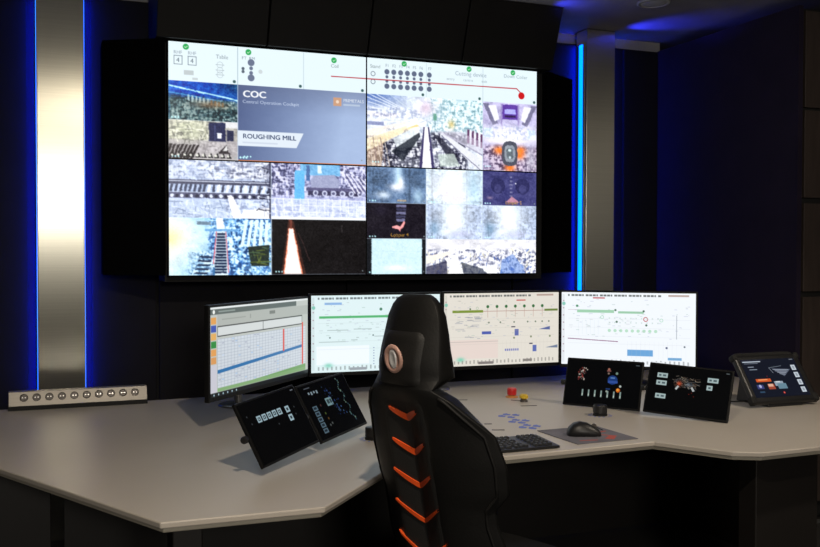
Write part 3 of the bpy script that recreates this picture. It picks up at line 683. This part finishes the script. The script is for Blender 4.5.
def monitor(label, kind, cx, cy, cz, yaw, w, h, chin=.018):
    t = thing('computer_monitor', label, 'monitor', (cx, cy, cz), R(yaw), 'monitors on the control desk')
    b = .010
    bm = B(-w / 2 - b, w / 2 + b, .001, .022, -h / 2 - chin, h / 2 + b)
    obj('housing', bm, M['bezel'], t, bevel=.003)
    obj('rear_cover', B(-w * .3, w * .3, .0225, .048, -h * .32, h * .3), M['black'], t, bevel=.01)
    screen_mesh('screen', monitor_pic(kind).a, w, h, M['monitor'], t, -.0006)
    return t
MON = [('leftmost angled monitor showing a grey schedule table and blue line', 'grid', .855, 3.912, 1.033, 48.2, .83, .352),
       ('monitor behind the chair headrest showing a pale green bar diagram', 'a', 1.48, 4.226, 1.036, -2, .653, .3675),
       ('monitor right of the chair headrest showing a beige process diagram', 'b', 2.159, 4.22, 1.037, -1, .648, .3675),
       ('rightmost white monitor above the two small right touch screens', 'c', 2.752, 3.985, 1.035, -37, .668, .3745)]
for m_ in MON: monitor(*m_)

# monitor stands
def stand_arm(label, px, py, targets, basew=.11):
    t = thing('monitor_stand', label, 'monitor stand', (px, py, DZ + .0008), 0, 'monitor stands')
    obj('foot', lathe(bmesh.new(), [(basew, 0), (basew, .006), (basew * .92, .010), (.03, .014)], 36), M['silver'], t, smooth=False, bevel=.002)
    obj('pole', lathe(bmesh.new(), [(.019, .0145), (.019, .33)], 24), M['silver'], t, smooth=False)
    for (i, back) in targets:
        _, _, mx, my, mz, yaw, mw, mh = MON[i]
        n = Vector((-math.sin(R(yaw)), math.cos(R(yaw)), 0))
        e = Vector((mx, my, mz)) + n * .049 - Vector((px, py, DZ + .0008))
        s = Vector((0, 0, .31))
        d = (e - s); s2 = s + Vector((d.x, d.y, 0)).normalized() * .022
        a = obj('arm', tube(bmesh.new(), [s2, e + n * .03, e + n * .008], .012, 12), M['silver'], t)
        pl = obj('mount_plate', B(-.05, .05, -.004, .004, -.05, .05, Matrix.Translation(e + n * .005) @ Matrix.Rotation(R(yaw), 4, 'Z')), M['black'], a)
    return t
stand_arm('silver stand foot beneath the leftmost monitor', .80, 4.20, [(0, .1)], .09)
stand_arm('silver stand foot between the two middle monitors', 1.835, 4.36, [(1, .1), (2, .1)], .085)
stand_arm('silver stand behind the rightmost monitor', 2.93, 4.19, [(3, .1)], .10)

# ------------------------------------------------------------------ small touch screens
def touch_pic(kind):
    c = Cv(288, 172, (.012, .015, .018))
    wh = (.62, .72, .76)
    if kind == 1:
        for k in range(5): c.rect(.20 + k * .090, .26, .27 + k * .090, .37, wh); c.rect(.215 + k * .09, .285, .255 + k * .09, .345, (.2, .24, .26)); c.rect(.225 + k * .09, .30, .24 + k * .09, .33, wh)
        for x, y in ((.70, .27), (.70, .42)): c.rect(x, y, x + .07, y + .11, wh); c.rect(x + .018, y + .03, x + .052, y + .08, (.2, .24, .26))
        for x, y in ((.10, .35), (.07, .22), (.50, .50), (.86, .33), (.84, .45)): c.disc(x, y, 2.5, (.35, .38, .4), .6)
        c.rect(.92, .04, .97, .06, (.4, .42, .45))
    elif kind == 2:
        for k in range(5): c.rect(.10, .40 + k * .105, .19, .485 + k * .105, (.32, .40, .45)); c.rect(.115, .42 + k * .105, .17, .46 + k * .105, (.12, .16, .2))
        c.rect(.10, .05, .22, .07, (.28, .3, .33))
        for k in range(4): c.rect(.14 + k * .055, .14, .17 + k * .055, .18 + (k % 2) * .02, (.5, .56, .6))
        c.rect(.40, .33, .53, .48, (.45, .56, .58)); c.rect(.42, .36, .47, .44, (.2, .26, .28)); c.rect(.48, .36, .52, .44, (.2, .26, .28))
        rs = random.Random(2)
        for k in range(55): t_ = rs.random(); c.disc(.50 + t_ * .12 + rs.gauss(0, .045), .10 + t_ * .62, rs.uniform(1, 3.2), rs.choice([(.10, .16, .34), (.15, .22, .42), (.25, .36, .5)]), .8)
        for k in range(22): t_ = k / 22.; c.disc(.80 + .03 * math.sin(k), .05 + t_ * .86, rs.uniform(2, 4.5), rs.choice([(.32, .44, .44), (.20, .30, .34), (.45, .55, .5)]), .8)
        for x, y, cc in ((.27, .42, (.32, .2, .2)), (.29, .58, (.35, .42, .2)), (.30, .68, (.45, .32, .15)), (.28, .80, (.4, .42, .42)), (.33, .78, (.4, .42, .42))): c.disc(x, y, 4, cc, .7)
    elif kind == 3:
        rs = random.Random(8)
        for k in range(60):
            x, y = rs.gauss(.205, .028), rs.uniform(.18, .46); c.disc(x, y, rs.uniform(1, 3), rs.choice([(.62, .25, .22), (.75, .7, .66), (.45, .2, .2), (.5, .48, .45)]), .85)
        for k in range(7): c.rect(.23 + k * .085, .66, .25 + k * .085, .81, (.52, .60, .58)); c.rect(.235 + k * .085, .75, .245 + k * .085, .79, (.9, .92, .85), .7)
        c.disc(.57, .18, 5, (.62, .40, .34)); c.disc(.57, .27, 4, (.5, .42, .38)); c.disc(.68, .26, 5, (.45, .55, .5)); c.rect(.545, .20, .60, .23, (.5, .32, .3))
        m = ((c.X - .63) / .065) ** 2 + ((c.Y - .41) / .10) ** 2; c.mix((m < 1) * .9, (.12, .25, .52)); c.rect(.57, .43, .70, .48, (.20, .32, .62)); c.rect(.60, .35, .66, .38, (.35, .5, .72))
        c.disc(.715, .63, 8, (.80, .38, .10)); c.disc(.71, .62, 4.5, (.98, .66, .25)); c.disc(.74, .54, 4.5, (.70, .74, .72)); c.rect(.55, .60, .61, .63, (.12, .22, .42)); c.disc(.565, .67, 4, (.6, .64, .6))
        c.rect(.92, .05, .97, .065, (.35, .4, .42))
    elif kind == 4:
        for x, y, w_ in ((.10, .17, .13), (.10, .33, .13), (.11, .61, .13), (.72, .17, .13), (.72, .33, .07)):
            c.rect(x, y, x + w_, y + .10, (.66, .74, .74)); c.rect(x + .02, y + .03, x + .05, y + .07, (.32, .38, .4))
            if w_ > .1: c.rect(x + .07, y + .03, x + .11, y + .07, (.32, .38, .4))
        rs = random.Random(6)
        for k in range(120):
            x = rs.uniform(.32, .60); y = .20 + (x - .32) * .1 + rs.uniform(0, .22); c.line(x, y, x + rs.uniform(-.03, .05), y + rs.uniform(-.02, .04), rs.uniform(1, 2.2), rs.choice([(.5, .46, .42), (.35, .30, .27), (.62, .58, .52), (.45, .36, .30), (.3, .34, .38)]), .8)
        c.blob(.385, .36, .03, .05, (.85, .35, .22), .9); c.blob(.50, .36, .03, .05, (.45, .5, .55), .7); c.poly([(.34, .47), (.37, .40), (.39, .42), (.36, .50)], (.72, .74, .74)); c.poly([(.53, .42), (.55, .40), (.585, .48), (.56, .50)], (.70, .72, .72))
        c.rect(.93, .04, .97, .055, (.4, .44, .45))
        for x, y in ((.52, .56), (.58, .60), (.55, .53)): c.disc(x, y, 1.5, (.5, .15, .12))
    else:
        c.a[:] = (.085, .10, .15)
        c.rect(0, 0, .42, .035, (.14, .15, .2)); c.rect(.03, .05, .36, .075, (.78, .82, .88)); c.rect(.05, .10, .30, .115, (.5, .54, .6)); c.rect(.09, .19, .20, .21, (.6, .64, .7)); c.rect(.10, .26, .24, .28, (.55, .6, .66))
        c.rect(.13, .52, .40, .60, (.85, .36, .16)); c.rect(.17, .53, .34, .56, (.98, .62, .40)); c.rect(.30, .66, .42, .80, (.66, .30, .22)); c.rect(.31, .66, .40, .73, (.92, .72, .62)); c.rect(.10, .67, .22, .78, (.24, .26, .48)); c.disc(.16, .71, 7, (.70, .72, .88)); c.rect(.11, .84, .20, .88, (.2, .3, .4))
        c.rect(.44, .60, .60, .72, (.60, .66, .72)); c.rect(.48, .66, .64, .80, (.42, .55, .62)); c.rect(.47, .60, .55, .63, (.85, .88, .9)); c.disc(.54, .90, 5, (.75, .18, .18)); c.disc(.54, .90, 2, (1, .6, .5))
        c.poly([(.50, .26), (.84, .30), (.68, .48)], (.38, .41, .48), .9)
        for k in range(4): c.line(.52 + .03 * k, .29 + k * .04, .80 - .03 * k, .31 + k * .04, 1.4, (.80, .83, .88))
        c.line(.46, .24, .50, .38, 1.6, (.7, .74, .8)); c.line(.46, .24, .70, .20, 1.2, (.65, .7, .75)); c.disc(.36, .46, 1.5, (.8, .2, .2))
        for k in range(4): c.rect(.875, .19 + k * .195, .955, .33 + k * .195, (.80, .84, .88)); c.rect(.895, .22 + k * .195, .935, .30 + k * .195, (.62, .66, .7))
        c.rect(.90, .03, .97, .05, (.5, .52, .55))
    return c

def touch(label, kind, c, yaw, tilt, roll=0., w=.36, h=.22):
    """tilted portable screen; c = centre of the glass"""
    t = thing('touch_screen', label, 'touch screen', c, R(yaw), 'small touch screens on the desk')
    tl = Matrix.Rotation(-R(tilt), 4, 'X')
    tl = Matrix.Rotation(R(-tilt), 4, 'X') @ Matrix.Rotation(R(-roll), 4, 'Y')
    hs = obj('housing', B(-w / 2, w / 2, .001, .014, -h / 2, h / 2), M['bezel'], t, bevel=.003); hs.matrix_local = tl
    s = screen_mesh('screen', touch_pic(kind).a, w - .014, h - .016, M['touch'], t, 0.); s.matrix_local = tl
    # folding prop behind
    zt = DZ + .002 - c[2]
    bm = bmesh.new(); s0 = tl @ Vector((0, .0155, .03)); 
    for sx in (.02, .10):
        a = tl @ Vector((sx, .017, .035)); b = Vector((sx, a.y + .055, zt + .006))
        tube(bm, [a, b], .005, 8)
    b0 = Vector((.02, (tl @ Vector((0, .017, .035))).y + .055, zt + .006)); tube(bm, [b0, b0 + Vector((.08, 0, 0))], .005, 8)
    obj('prop_stand', bm, M['black'], t)
    # clamp knob at the side
    k = obj('clamp', lathe(bmesh.new(), [(.010, -.010), (.012, -.006), (.012, .006), (.009, .010)], 16, tl @ Matrix.Translation((-w / 2 - .0125, .012, -.005)) @ Matrix.Rotation(PI / 2, 4, 'Y')), M['black'], t)
    return t
touch('leftmost tilted touch screen with a row of five pale buttons', 1, (.702, 2.977, .859), 44.2, 28.1, 3.0)
touch('tilted dark touch screen with blue diagram, left of the chair', 2, (.972, 3.264, .859), 45.2, 29.5, 1.5, .365, .222)
touch('touch screen with orange dot and seven pale bars, right of the mouse', 3, (2.332, 3.567, .834), -52.5, 17.3)
touch('touch screen with machine drawing and five pale buttons, beside the rugged tablet', 4, (2.516, 3.203, .839), -54.3, 19.8, -2.2)

# rugged tablet in its cradle
t = thing('rugged_tablet', 'thick black rugged tablet in a sloping cradle at the right', 'tablet', (3.135, 3.350, DZ + .0012), R(-1))
tl = Matrix.Translation((0, .0, .118)) @ Matrix.Rotation(R(-36), 4, 'X')
o = obj('body', B(-.188, .188, .002, .030, -.118, .132), M['black'], t, bevel=.012, seg=3); o.matrix_local = tl
s = screen_mesh('screen', touch_pic(5).a, .312, .196, M['touch'], t, .0008); s.matrix_local = tl @ Matrix.Translation((-.005, 0, .008))
o = obj('handle', tube(bmesh.new(), [(-.165, .02, .128), (-.155, .026, .140), (-.12, .03, .144), (.12, .03, .144), (.155, .026, .140), (.165, .02, .128)], .013, 12), M['blackm'], t, smooth=True); o.matrix_local = tl
for s_ in (-1, 1):
    for q in (-1, 1):
        o = obj('corner_bumper', B(s_ * .177 - .016, s_ * .177 + .016, -.001, .033, (.12 if q > 0 else -.104) - .014, (.12 if q > 0 else -.095) + .018), M['blackm'], t, bevel=.008); o.matrix_local = tl
bm = bmesh.new(); prof = [(-.06, .0), (.16, 0), (.13, .145), (.10, .150), (-.05, .035)]
A = [bm.verts.new((-.10, y, z)) for y, z in prof]; Bv = [bm.verts.new((.10, y, z)) for y, z in prof]
bm.faces.new(A); bm.faces.new(Bv[::-1])
for i in range(5): bm.faces.new((A[i], Bv[i], Bv[(i + 1) % 5], A[(i + 1) % 5]))
obj('cradle', bm, M['black'], t, bevel=.006)
o = obj('cable', tube(bmesh.new(), [(-.10, .06, .012), (-.16, .10, .006), (-.24, .12, .005), (-.32, .11, .005), (-.40, .13, .005)], .003, 8), M['black'], t, smooth=True)

# ------------------------------------------------------------------ rotary knobs
for (x, y, lab) in ((2.205, 3.39, 'black rotary knob in front of the orange dot touch screen'), (1.125, 3.255, 'black rotary knob just left of the chair back')):
    t = thing('rotary_knob', lab, 'knob', (x, y, DZ + .0002), 0, 'black rotary knobs')
    obj('base', lathe(bmesh.new(), [(.031, 0), (.031, .006), (.029, .008)], 36), M['blackm'], t)
    obj('cap', lathe(bmesh.new(), [(.026, .0085), (.030, .012), (.030, .042), (.028, .046), (.020, .048)], 36), M['black'], t)

# emergency stop and yellow push button
t = thing('emergency_stop_button', 'red emergency stop button on an orange base behind the yellow button', 'button', (2.085, 3.975, DZ), .2); t.scale = (.85, .85, .85)
obj('base', lathe(bmesh.new(), [(.036, 0), (.036, .005), (.032, .007), (.022, .008), (.022, .012)], 32), M['orangebase'], t)
obj('cap', lathe(bmesh.new(), [(.019, .0125), (.026, .016), (.027, .045), (.024, .053), (.012, .056)], 32), M['red'], t)
t = thing('push_button', 'small yellow push button on the desk before the red button', 'button', (2.075, 3.835, DZ), .2)
obj('base', lathe(bmesh.new(), [(.018, 0), (.018, .008), (.012, .012)], 28), M['socketm'], t)
obj('cap', lathe(bmesh.new(), [(.012, .0125), (.021, .018), (.021, .030), (.012, .036)], 28), M['yellow'], t)

# ------------------------------------------------------------------ keyboard
kb = thing('keyboard', 'black flat computer keyboard on the desk edge beside the chair', 'keyboard', (1.475, 2.945, DZ), R(1))
bm = bmesh.new(); prof = [(-.085, .002), (.085, .002), (.085, .020), (-.085, .011)]
A = [bm.verts.new((-.22, y, z)) for y, z in prof]; Bv = [bm.verts.new((.22, y, z)) for y, z in prof]
bm.faces.new(A); bm.faces.new(Bv[::-1])
for i in range(4): bm.faces.new((A[i], Bv[i], Bv[(i + 1) % 4], A[(i + 1) % 4]))
obj('base', bm, M['black'], kb, bevel=.002)
for s_ in (-1, 1): obj('foot', B(s_ * .185 - .015, s_ * .185 + .015, -.06, .06, 0, .0022), M['blackm'], kb)
def key_mesh(w_):
    bm = B(-w_ / 2, w_ / 2, -.0075, .0075, 0, .006)
    for v in bm.verts:
        if v.co.z > .003: v.co.x *= (1 - .003 / w_ * 2); v.co.y *= .82
    me = bpy.data.meshes.new('key'); bm.to_mesh(me); bm.free(); me.materials.append(M['keym']); return me
kms = {w_: key_mesh(w_) for w_ in (.0165, .025, .035, .1)}
rows = []
for r in range(6):
    y = .066 - r * .0265 * .93
    if r == 5: xs = [(-.20, .025), (-.17, .025), (-.14, .025), (-.072, .1), (-.004, .025), (.026, .025), (.056, .0165), (.076, .0165), (.096, .0165)]
    else:
        xs = [(-.203 + k * .0192, .0165) for k in range(16 if r % 2 == 0 else 15)]
    xs += [(.135 + k * .0192, .0165) for k in range(4)]
    rows.append((y, xs))
nk = 0
for y, xs in rows:
    for x, w_ in xs:
        o = bpy.data.objects.new('key', kms[w_]); C.objects.link(o); o.parent = kb
        z = .011 + (y + .085) / .17 * .009 + .0004
        o.location = (x, y, z); o.rotation_euler = (math.atan(.009 / .17), 0, 0); nk += 1

# mouse pad and mouse
pd = thing('mouse_pad', 'grey mouse pad with red print at the desk edge', 'mouse pad', (1.918, 3.040, DZ + .0003), R(2))
obj('cloth', B(-.135, .135, -.14, .14, 0, .003), M['pad'], pd, bevel=.001)
bm = bmesh.new()
for pts in ([(.01, -.10), (.06, -.06), (.03, -.02), (.05, -.03), (.09, -.07), (.04, -.12)], [(.03, .0), (.10, .015), (.11, .03), (.05, .025)], [(-.10, -.10), (-.03, -.115), (-.02, -.105), (-.09, -.09)]):
    bm.faces.new([bm.verts.new((x, y, .0034)) for x, y in pts])
obj('print', bm, M['padprint'], pd)
ms = thing('computer_mouse', 'black ergonomic computer mouse resting on the grey mouse pad', 'mouse', (1.898, 3.03, DZ + .0035), R(-115)); ms.scale = (1.12, 1.08, 1.3)
# shape: length along y, front at +y
bm = bmesh.new(); rings = []
secs = [(-.058, .016, .012), (-.052, .027, .024), (-.036, .034, .036), (-.014, .036, .041), (.012, .034, .037), (.036, .032, .027), (.052, .029, .018), (.059, .020, .010)]
for y, hw, hh in secs:
    ring = []
    for k in range(20):
        a = 2 * PI * k / 20; cx, sz = math.cos(a), math.sin(a)
        x = hw * (abs(cx) ** .8) * (1 if cx > 0 else -1); z = hh * (max(0, sz) ** .75) if sz > 0 else 0
        ring.append(bm.verts.new((x, y, z + (.0 if sz > 0 else .001 * 0))))
    rings.append(ring)
for a, b in zip(rings, rings[1:]):
    for k in range(20): bm.faces.new((a[k], a[(k + 1) % 20], b[(k + 1) % 20], b[k]))
bm.faces.new(rings[0][::-1]); bm.faces.new(rings[-1])
bmesh.ops.remove_doubles(bm, verts=bm.verts, dist=.0002)
obj('body', bm, M['black'], ms, smooth=True)
obj('scroll_wheel', lathe(bmesh.new(), [(.009, -.003), (.010, -.002), (.010, .002), (.009, .003)], 20, Matrix.Translation((0, .036, .0245)) @ Matrix.Rotation(PI / 2, 4, 'Y')), M['socketm'], ms)
obj('button', B(-.001, .001, .015, .058, .030, .0325, Matrix.Rotation(-.35, 4, 'X') @ Matrix.Translation((0, 0, .006))), M['blackm'], ms)
o = obj('thumb_button', B(-.036, -.033, -.012, .016, .022, .028), M['socketm'], ms, bevel=.001)

# ------------------------------------------------------------------ socket bar
sb = thing('socket_bar', 'long silver socket strip with ten round outlets on the left desk', 'socket strip', (.123, 4.41, DZ), R(1))
L = .295
bm = bmesh.new(); prof = [(-.012, .019), (.055, .019), (.055, .080), (.012, .080)]
A = [bm.verts.new((-L, y, z)) for y, z in prof]; Bv = [bm.verts.new((L, y, z)) for y, z in prof]
bm.faces.new(A); bm.faces.new(Bv[::-1])
for i in range(4): bm.faces.new((A[i], Bv[i], Bv[(i + 1) % 4], A[(i + 1) % 4]))
obj('housing', bm, M['steel2'], sb, bevel=.002)
obj('base', B(-L - .001, L + .001, -.013, .056, 0, .0185), M['blackm'], sb)
ang = math.atan2(.024, .061)
for k in range(10):
    x = -.232 + k * .0525; z = .054
    yy = -.012 + (z - .019) / .061 * .024
    mt = Matrix.Translation((x, yy - .0008, z)) @ Matrix.Rotation(PI / 2 - ang, 4, 'X')
    so = obj('socket', lathe(bmesh.new(), [(.0175, 0), (.0175, .002), (.0145, .003), (.0135, .0005), (.006, .0004)], 24, mt), M['socketm'], sb)
    bm = bmesh.new()
    for sx in (-.006, .006): lathe(bm, [(.003, .0006), (.003, .0022)], 10, mt @ Matrix.Translation((sx, 0, .0006)))
    obj('contact', bm, M['chrome'], so)

# ------------------------------------------------------------------ chair
ch = thing('gaming_chair', 'black racing style swivel chair with orange chevrons seen from behind', 'chair', (.8855, 2.335, 0), R(-68))
# z, half width, spine y, wing, thickness, dish
SEC = [(.50, .19, .105, .085, .09, .010), (.56, .215, .095, .09, .09, .02), (.62, .225, .080, .095, .085, .030), (.69, .212, .064, .088, .08, .034), (.735, .215, .054, .090, .08, .036), (.78, .250, .045, .110, .075, .036),
       (.86, .256, .029, .108, .075, .036), (.94, .240, .013, .098, .075, .034), (.99, .198, .003, .058, .075, .022), (1.03, .158, -.008, .036, .075, .008), (1.058, .112, -.017, .020, .060, .001),
       (1.085, .119, -.018, .046, .120, 0.), (1.12, .118, -.018, .044, .115, 0.), (1.16, .114, -.009, .040, .098, 0.), (1.20, .108, .002, .036, .086, 0.), (1.25, .098, .018, .026, .070, 0.), (1.28, .084, .030, .018, .056, 0.), (1.298, .066, .040, .01, .044, 0.), (1.308, .044, .048, .006, .034, 0.)]
def seci(z):
    for a, b in zip(SEC, SEC[1:]):
        if a[0] <= z <= b[0]:
            t_ = (z - a[0]) / (b[0] - a[0]); return [p + (q - p) * t_ for p, q in zip(a, b)]
    return SEC[-1] if z > 1 else SEC[0]
def yrear(x, z):
    _, W_, y0, wing, th, dish = seci(z)
    s = min(1, abs(x) / W_)
    return y0 + wing * s ** 2.4 + dish * max(0, 1 - abs(x) / .085)
bm = bmesh.new(); rings = []
zs = sorted(set([s[0] for s in SEC] + [round(.50 + .02 * k, 3) for k in range(40)]))
zs = [z for z in zs if z <= 1.3081]
NS = 30
for z in zs:
    _, W_, y0, wing, th, dish = seci(z); ring = []
    for k in range(NS + 1):
        s = -1 + 2 * k / NS; x = W_ * math.sin(s * PI / 2); ring.append(bm.verts.new((x, yrear(x, z), z)))
    for k in range(NS - 1, 0, -1):
        s = -1 + 2 * k / NS; x = W_ * math.sin(s * PI / 2); a = abs(x) / W_
        yf = y0 + wing * a ** 2.4 + th * (1 - a ** 6) ** .5 * (1 if z > 1.07 else (.55 + .75 * math.exp(-((a - .75) / .18) ** 2)))
        ring.append(bm.verts.new((x, max(yf, yrear(x, z) + .012), z)))
    rings.append(ring)
n = len(rings[0])
for a, b in zip(rings, rings[1:]):
    for k in range(n): bm.faces.new((a[k], a[(k + 1) % n], b[(k + 1) % n], b[k]))
bm.faces.new(rings[0][::-1]); bm.faces.new(rings[-1])
bk = obj('backrest', bm, M['leather'], ch, smooth=True)
# piping along both wing edges
for s in (-1, 1):
    pts = []
    for z in zs:
        if z < .52 or z > 1.05: continue
        W_ = seci(z)[1]; x = s * W_ * .93; pts.append((x, yrear(x, z) - .003, z))
    obj('piping', tube(bmesh.new(), pts, .0045, 8), M['shell'], ch, smooth=True)
# raised shell panel on headrest back and long lower fabric panel
def surf_panel(outline, lift, m, name, parent, nx=16, nz=16):
    """outline: function z -> half width"""
    z0, z1, hw = outline; bm = bmesh.new(); g = []
    for j in range(nz + 1):
        z = z0 + (z1 - z0) * j / nz; row = []
        for i in range(nx + 1):
            t_ = -1 + 2 * i / nx; x = hw(z) * t_
            e = min(1., (1 - abs(t_)) * 6, j / nz * 12, (1 - j / nz) * 9)
            row.append(bm.verts.new((x, yrear(x, z) - lift * math.sin(e * PI / 2) + .0015, z)))
        g.append(row)
    for j in range(nz):
        for i in range(nx): bm.faces.new((g[j][i], g[j][i + 1], g[j + 1][i + 1], g[j + 1][i]))
    return obj(name, bm, m, parent, smooth=True)
surf_panel((1.065, 1.212, lambda z: .080 * (1 - max(0, (z - 1.18) / .032) ** 3 * .25)), .008, M['shell'], 'headrest_shell', ch)
surf_panel((.53, 1.03, lambda z: .082), .0045, M['fabric'], 'rear_panel', ch, 20, 40)
# emblem
em = obj('emblem', lathe(bmesh.new(), [(.030, 0), (.036, .004), (.034, .009), (.026, .010), (.023, .006), (.010, .0055)], 36, Matrix.Translation((0, yrear(0, 1.137) - .007, 1.137)) @ Matrix.Rotation(PI / 2 + .12, 4, 'X'), 1.0, 1.12), M['copper'], ch, smooth=True)
bm = lathe(bmesh.new(), [(.019, .0058), (.019, .0085), (.014, .0100), (.010, .0075), (.004, .0072)], 30, Matrix.Translation((0, yrear(0, 1.137) - .007, 1.137)) @ Matrix.Rotation(PI / 2 + .12, 4, 'X'), .75, 1.45)
obj('crest', bm, M['chrome'], em, smooth=True)
# chevrons
for (za, zb, hw, th) in ((.996, .972, .052, .019), (.906, .872, .061, .017), (.818, .776, .072, .015), (.726, .674, .083, .012), (.63, .565, .094, .010)):
    bm = bmesh.new(); top, bot = [], []
    N = 20
    for k in range(N + 1):
        t_ = -1 + 2 * k / N; x = hw * t_
        zc = zb + (za - zb) * abs(t_) ** 1.12; hh = th * .5 * (1 - .55 * abs(t_) ** 3)
        for lst, dz in ((top, hh), (bot, -hh)):
            z = zc + dz; lst.append((bm.verts.new((x, yrear(x, z) - .0075, z)), bm.verts.new((x, yrear(x, z) + .003, z))))
    for k in range(N):
        bm.faces.new((top[k][0], top[k + 1][0], bot[k + 1][0], bot[k][0])); bm.faces.new((top[k][1], top[k + 1][1], top[k + 1][0], top[k][0])); bm.faces.new((bot[k][0], bot[k + 1][0], bot[k + 1][1], bot[k][1]))
    obj('chevron', bm, M['orange'], ch)
# seat, lift, base
bm = bmesh.new(); rings = []
for (z, k_) in ((.40, .86), (.42, .97), (.46, 1.), (.495, .97), (.51, .86)):
    rings.append([bm.verts.new((.25 * k_ * (abs(math.cos(a)) ** .5) * (1 if math.cos(a) > 0 else -1), .37 + .26 * k_ * (abs(math.sin(a)) ** .5) * (1 if math.sin(a) > 0 else -1), z + .0 * a)) for a in [2 * PI * i / 40 for i in range(40)]])
for a, b in zip(rings, rings[1:]):
    for k in range(40): bm.faces.new((a[k], a[(k + 1) % 40], b[(k + 1) % 40], b[k]))
bm.faces.new(rings[0][::-1]); bm.faces.new(rings[-1])
obj('seat', bm, M['leather'], ch, smooth=True)
obj('tilt_mechanism', B(-.09, .09, .24, .50, .35, .399), M['blackm'], ch, bevel=.01)
obj('gas_lift', lathe(bmesh.new(), [(.03, .12), (.03, .24), (.018, .241), (.018, .35)], 20, Matrix.Translation((0, .37, 0))), M['black'], ch)
star = obj('star_base', lathe(bmesh.new(), [(.05, .07), (.05, .12), (.035, .125)], 20, Matrix.Translation((0, .37, 0))), M['black'], ch)
for k in range(5):
    a = 2 * PI * k / 5 + .3; d = Vector((math.cos(a), math.sin(a), 0)); c0 = Vector((0, .37, 0))
    obj('leg', tube(bmesh.new(), [c0 + d * .04 + Vector((0, 0, .10)), c0 + d * .18 + Vector((0, 0, .092)), c0 + d * .30 + Vector((0, 0, .075))], .018, 10), M['black'], star)
    obj('caster', lathe(bmesh.new(), [(.026, -.02), (.030, -.014), (.030, .014), (.026, .02)], 20, Matrix.Translation(c0 + d * .30 + Vector((0, 0, .0305))) @ Matrix.Rotation(a, 4, 'Z') @ Matrix.Rotation(PI / 2, 4, 'X')), M['blackm'], star)

# ------------------------------------------------------------------ lights
def area(name, loc, target, sx, sy, power, col, spread=PI):
    l = bpy.data.lights.new(name, 'AREA'); l.shape = 'RECTANGLE'; l.size = sx; l.size_y = sy; l.energy = power; l.color = col; l.spread = spread
    o = bpy.data.objects.new(name, l); C.objects.link(o); o.location = loc
    o.rotation_euler = (Vector(target) - Vector(loc)).to_track_quat('-Z', 'Y').to_euler(); return o
def spot(name, loc, target, power, col, ang, blend=.8, rad=.05, scale=(1, 1, 1)):
    l = bpy.data.lights.new(name, 'SPOT'); l.energy = power; l.color = col; l.spot_size = R(ang); l.spot_blend = blend; l.shadow_soft_size = rad
    o = bpy.data.objects.new(name, l); C.objects.link(o); o.location = loc
    o.rotation_euler = (Vector(target) - Vector(loc)).to_track_quat('-Z', 'Y').to_euler(); o.scale = scale; return o
WARM = (1., .87, .70)
spot('downlight_left', (.60, 1.20, 2.74), (.75, 2.9, .72), 118, WARM, 100, .8, .04)
spot('downlight_right', (3.3, 1.9, 2.74), (2.7, 3.0, .72), 100, WARM, 75, .9, .05)
area('added_rear_light', (.15, -3.0, 2.16), (.15, 4.85, 1.7), .8, .55, 78, (1, .93, .82))  # added unseen light, placed for the bright band on the steel columns
spot('added_side_spot', (2.7, .5, 2.72), (3.85, 3.78, 1.7), 38, WARM, 42, 1., .06)  # added unseen spot, brightens the cabinet and the near end of the right wall
area('room_fill', (1.4, .4, 2.77), (1.4, .4, 0), 1.2, .6, 4, WARM)
# added blue spots without fixtures, for the blue patches on the ceiling
spot('added_blue_wash', (3.20, 4.82, 2.62), (3.40, 4.62, 2.79), 14, (.03, .04, 1), 62, 1., .02)
spot('added_blue_wash', (2.55, 4.40, 2.69), (2.70, 4.42, 2.79), 3.0, (.03, .04, 1), 90, 1., .02)

# ------------------------------------------------------------------ camera
cd = bpy.data.cameras.new('camera'); cam = bpy.data.objects.new('camera', cd); C.objects.link(cam)
f_, yaw, pit, rol = 922.48, .37253, -.02148, .00205
cd.sensor_width = 36; cd.sensor_fit = 'HORIZONTAL'; cd.lens = 36 * f_ / 820; cd.clip_start = .05
fw = Vector((math.sin(yaw), math.cos(yaw), 0)); rt = Vector((math.cos(yaw), -math.sin(yaw), 0)); up = Vector((0, 0, 1))
f2 = math.cos(pit) * fw + math.sin(pit) * up; u2 = -math.sin(pit) * fw + math.cos(pit) * up
r3 = math.cos(rol) * rt + math.sin(rol) * u2; u3 = -math.sin(rol) * rt + math.cos(rol) * u2
mw = Matrix((r3, u3, -f2)).transposed().to_4x4(); mw.translation = (0, 0, 1.42)
cam.matrix_world = mw
sc.camera = cam
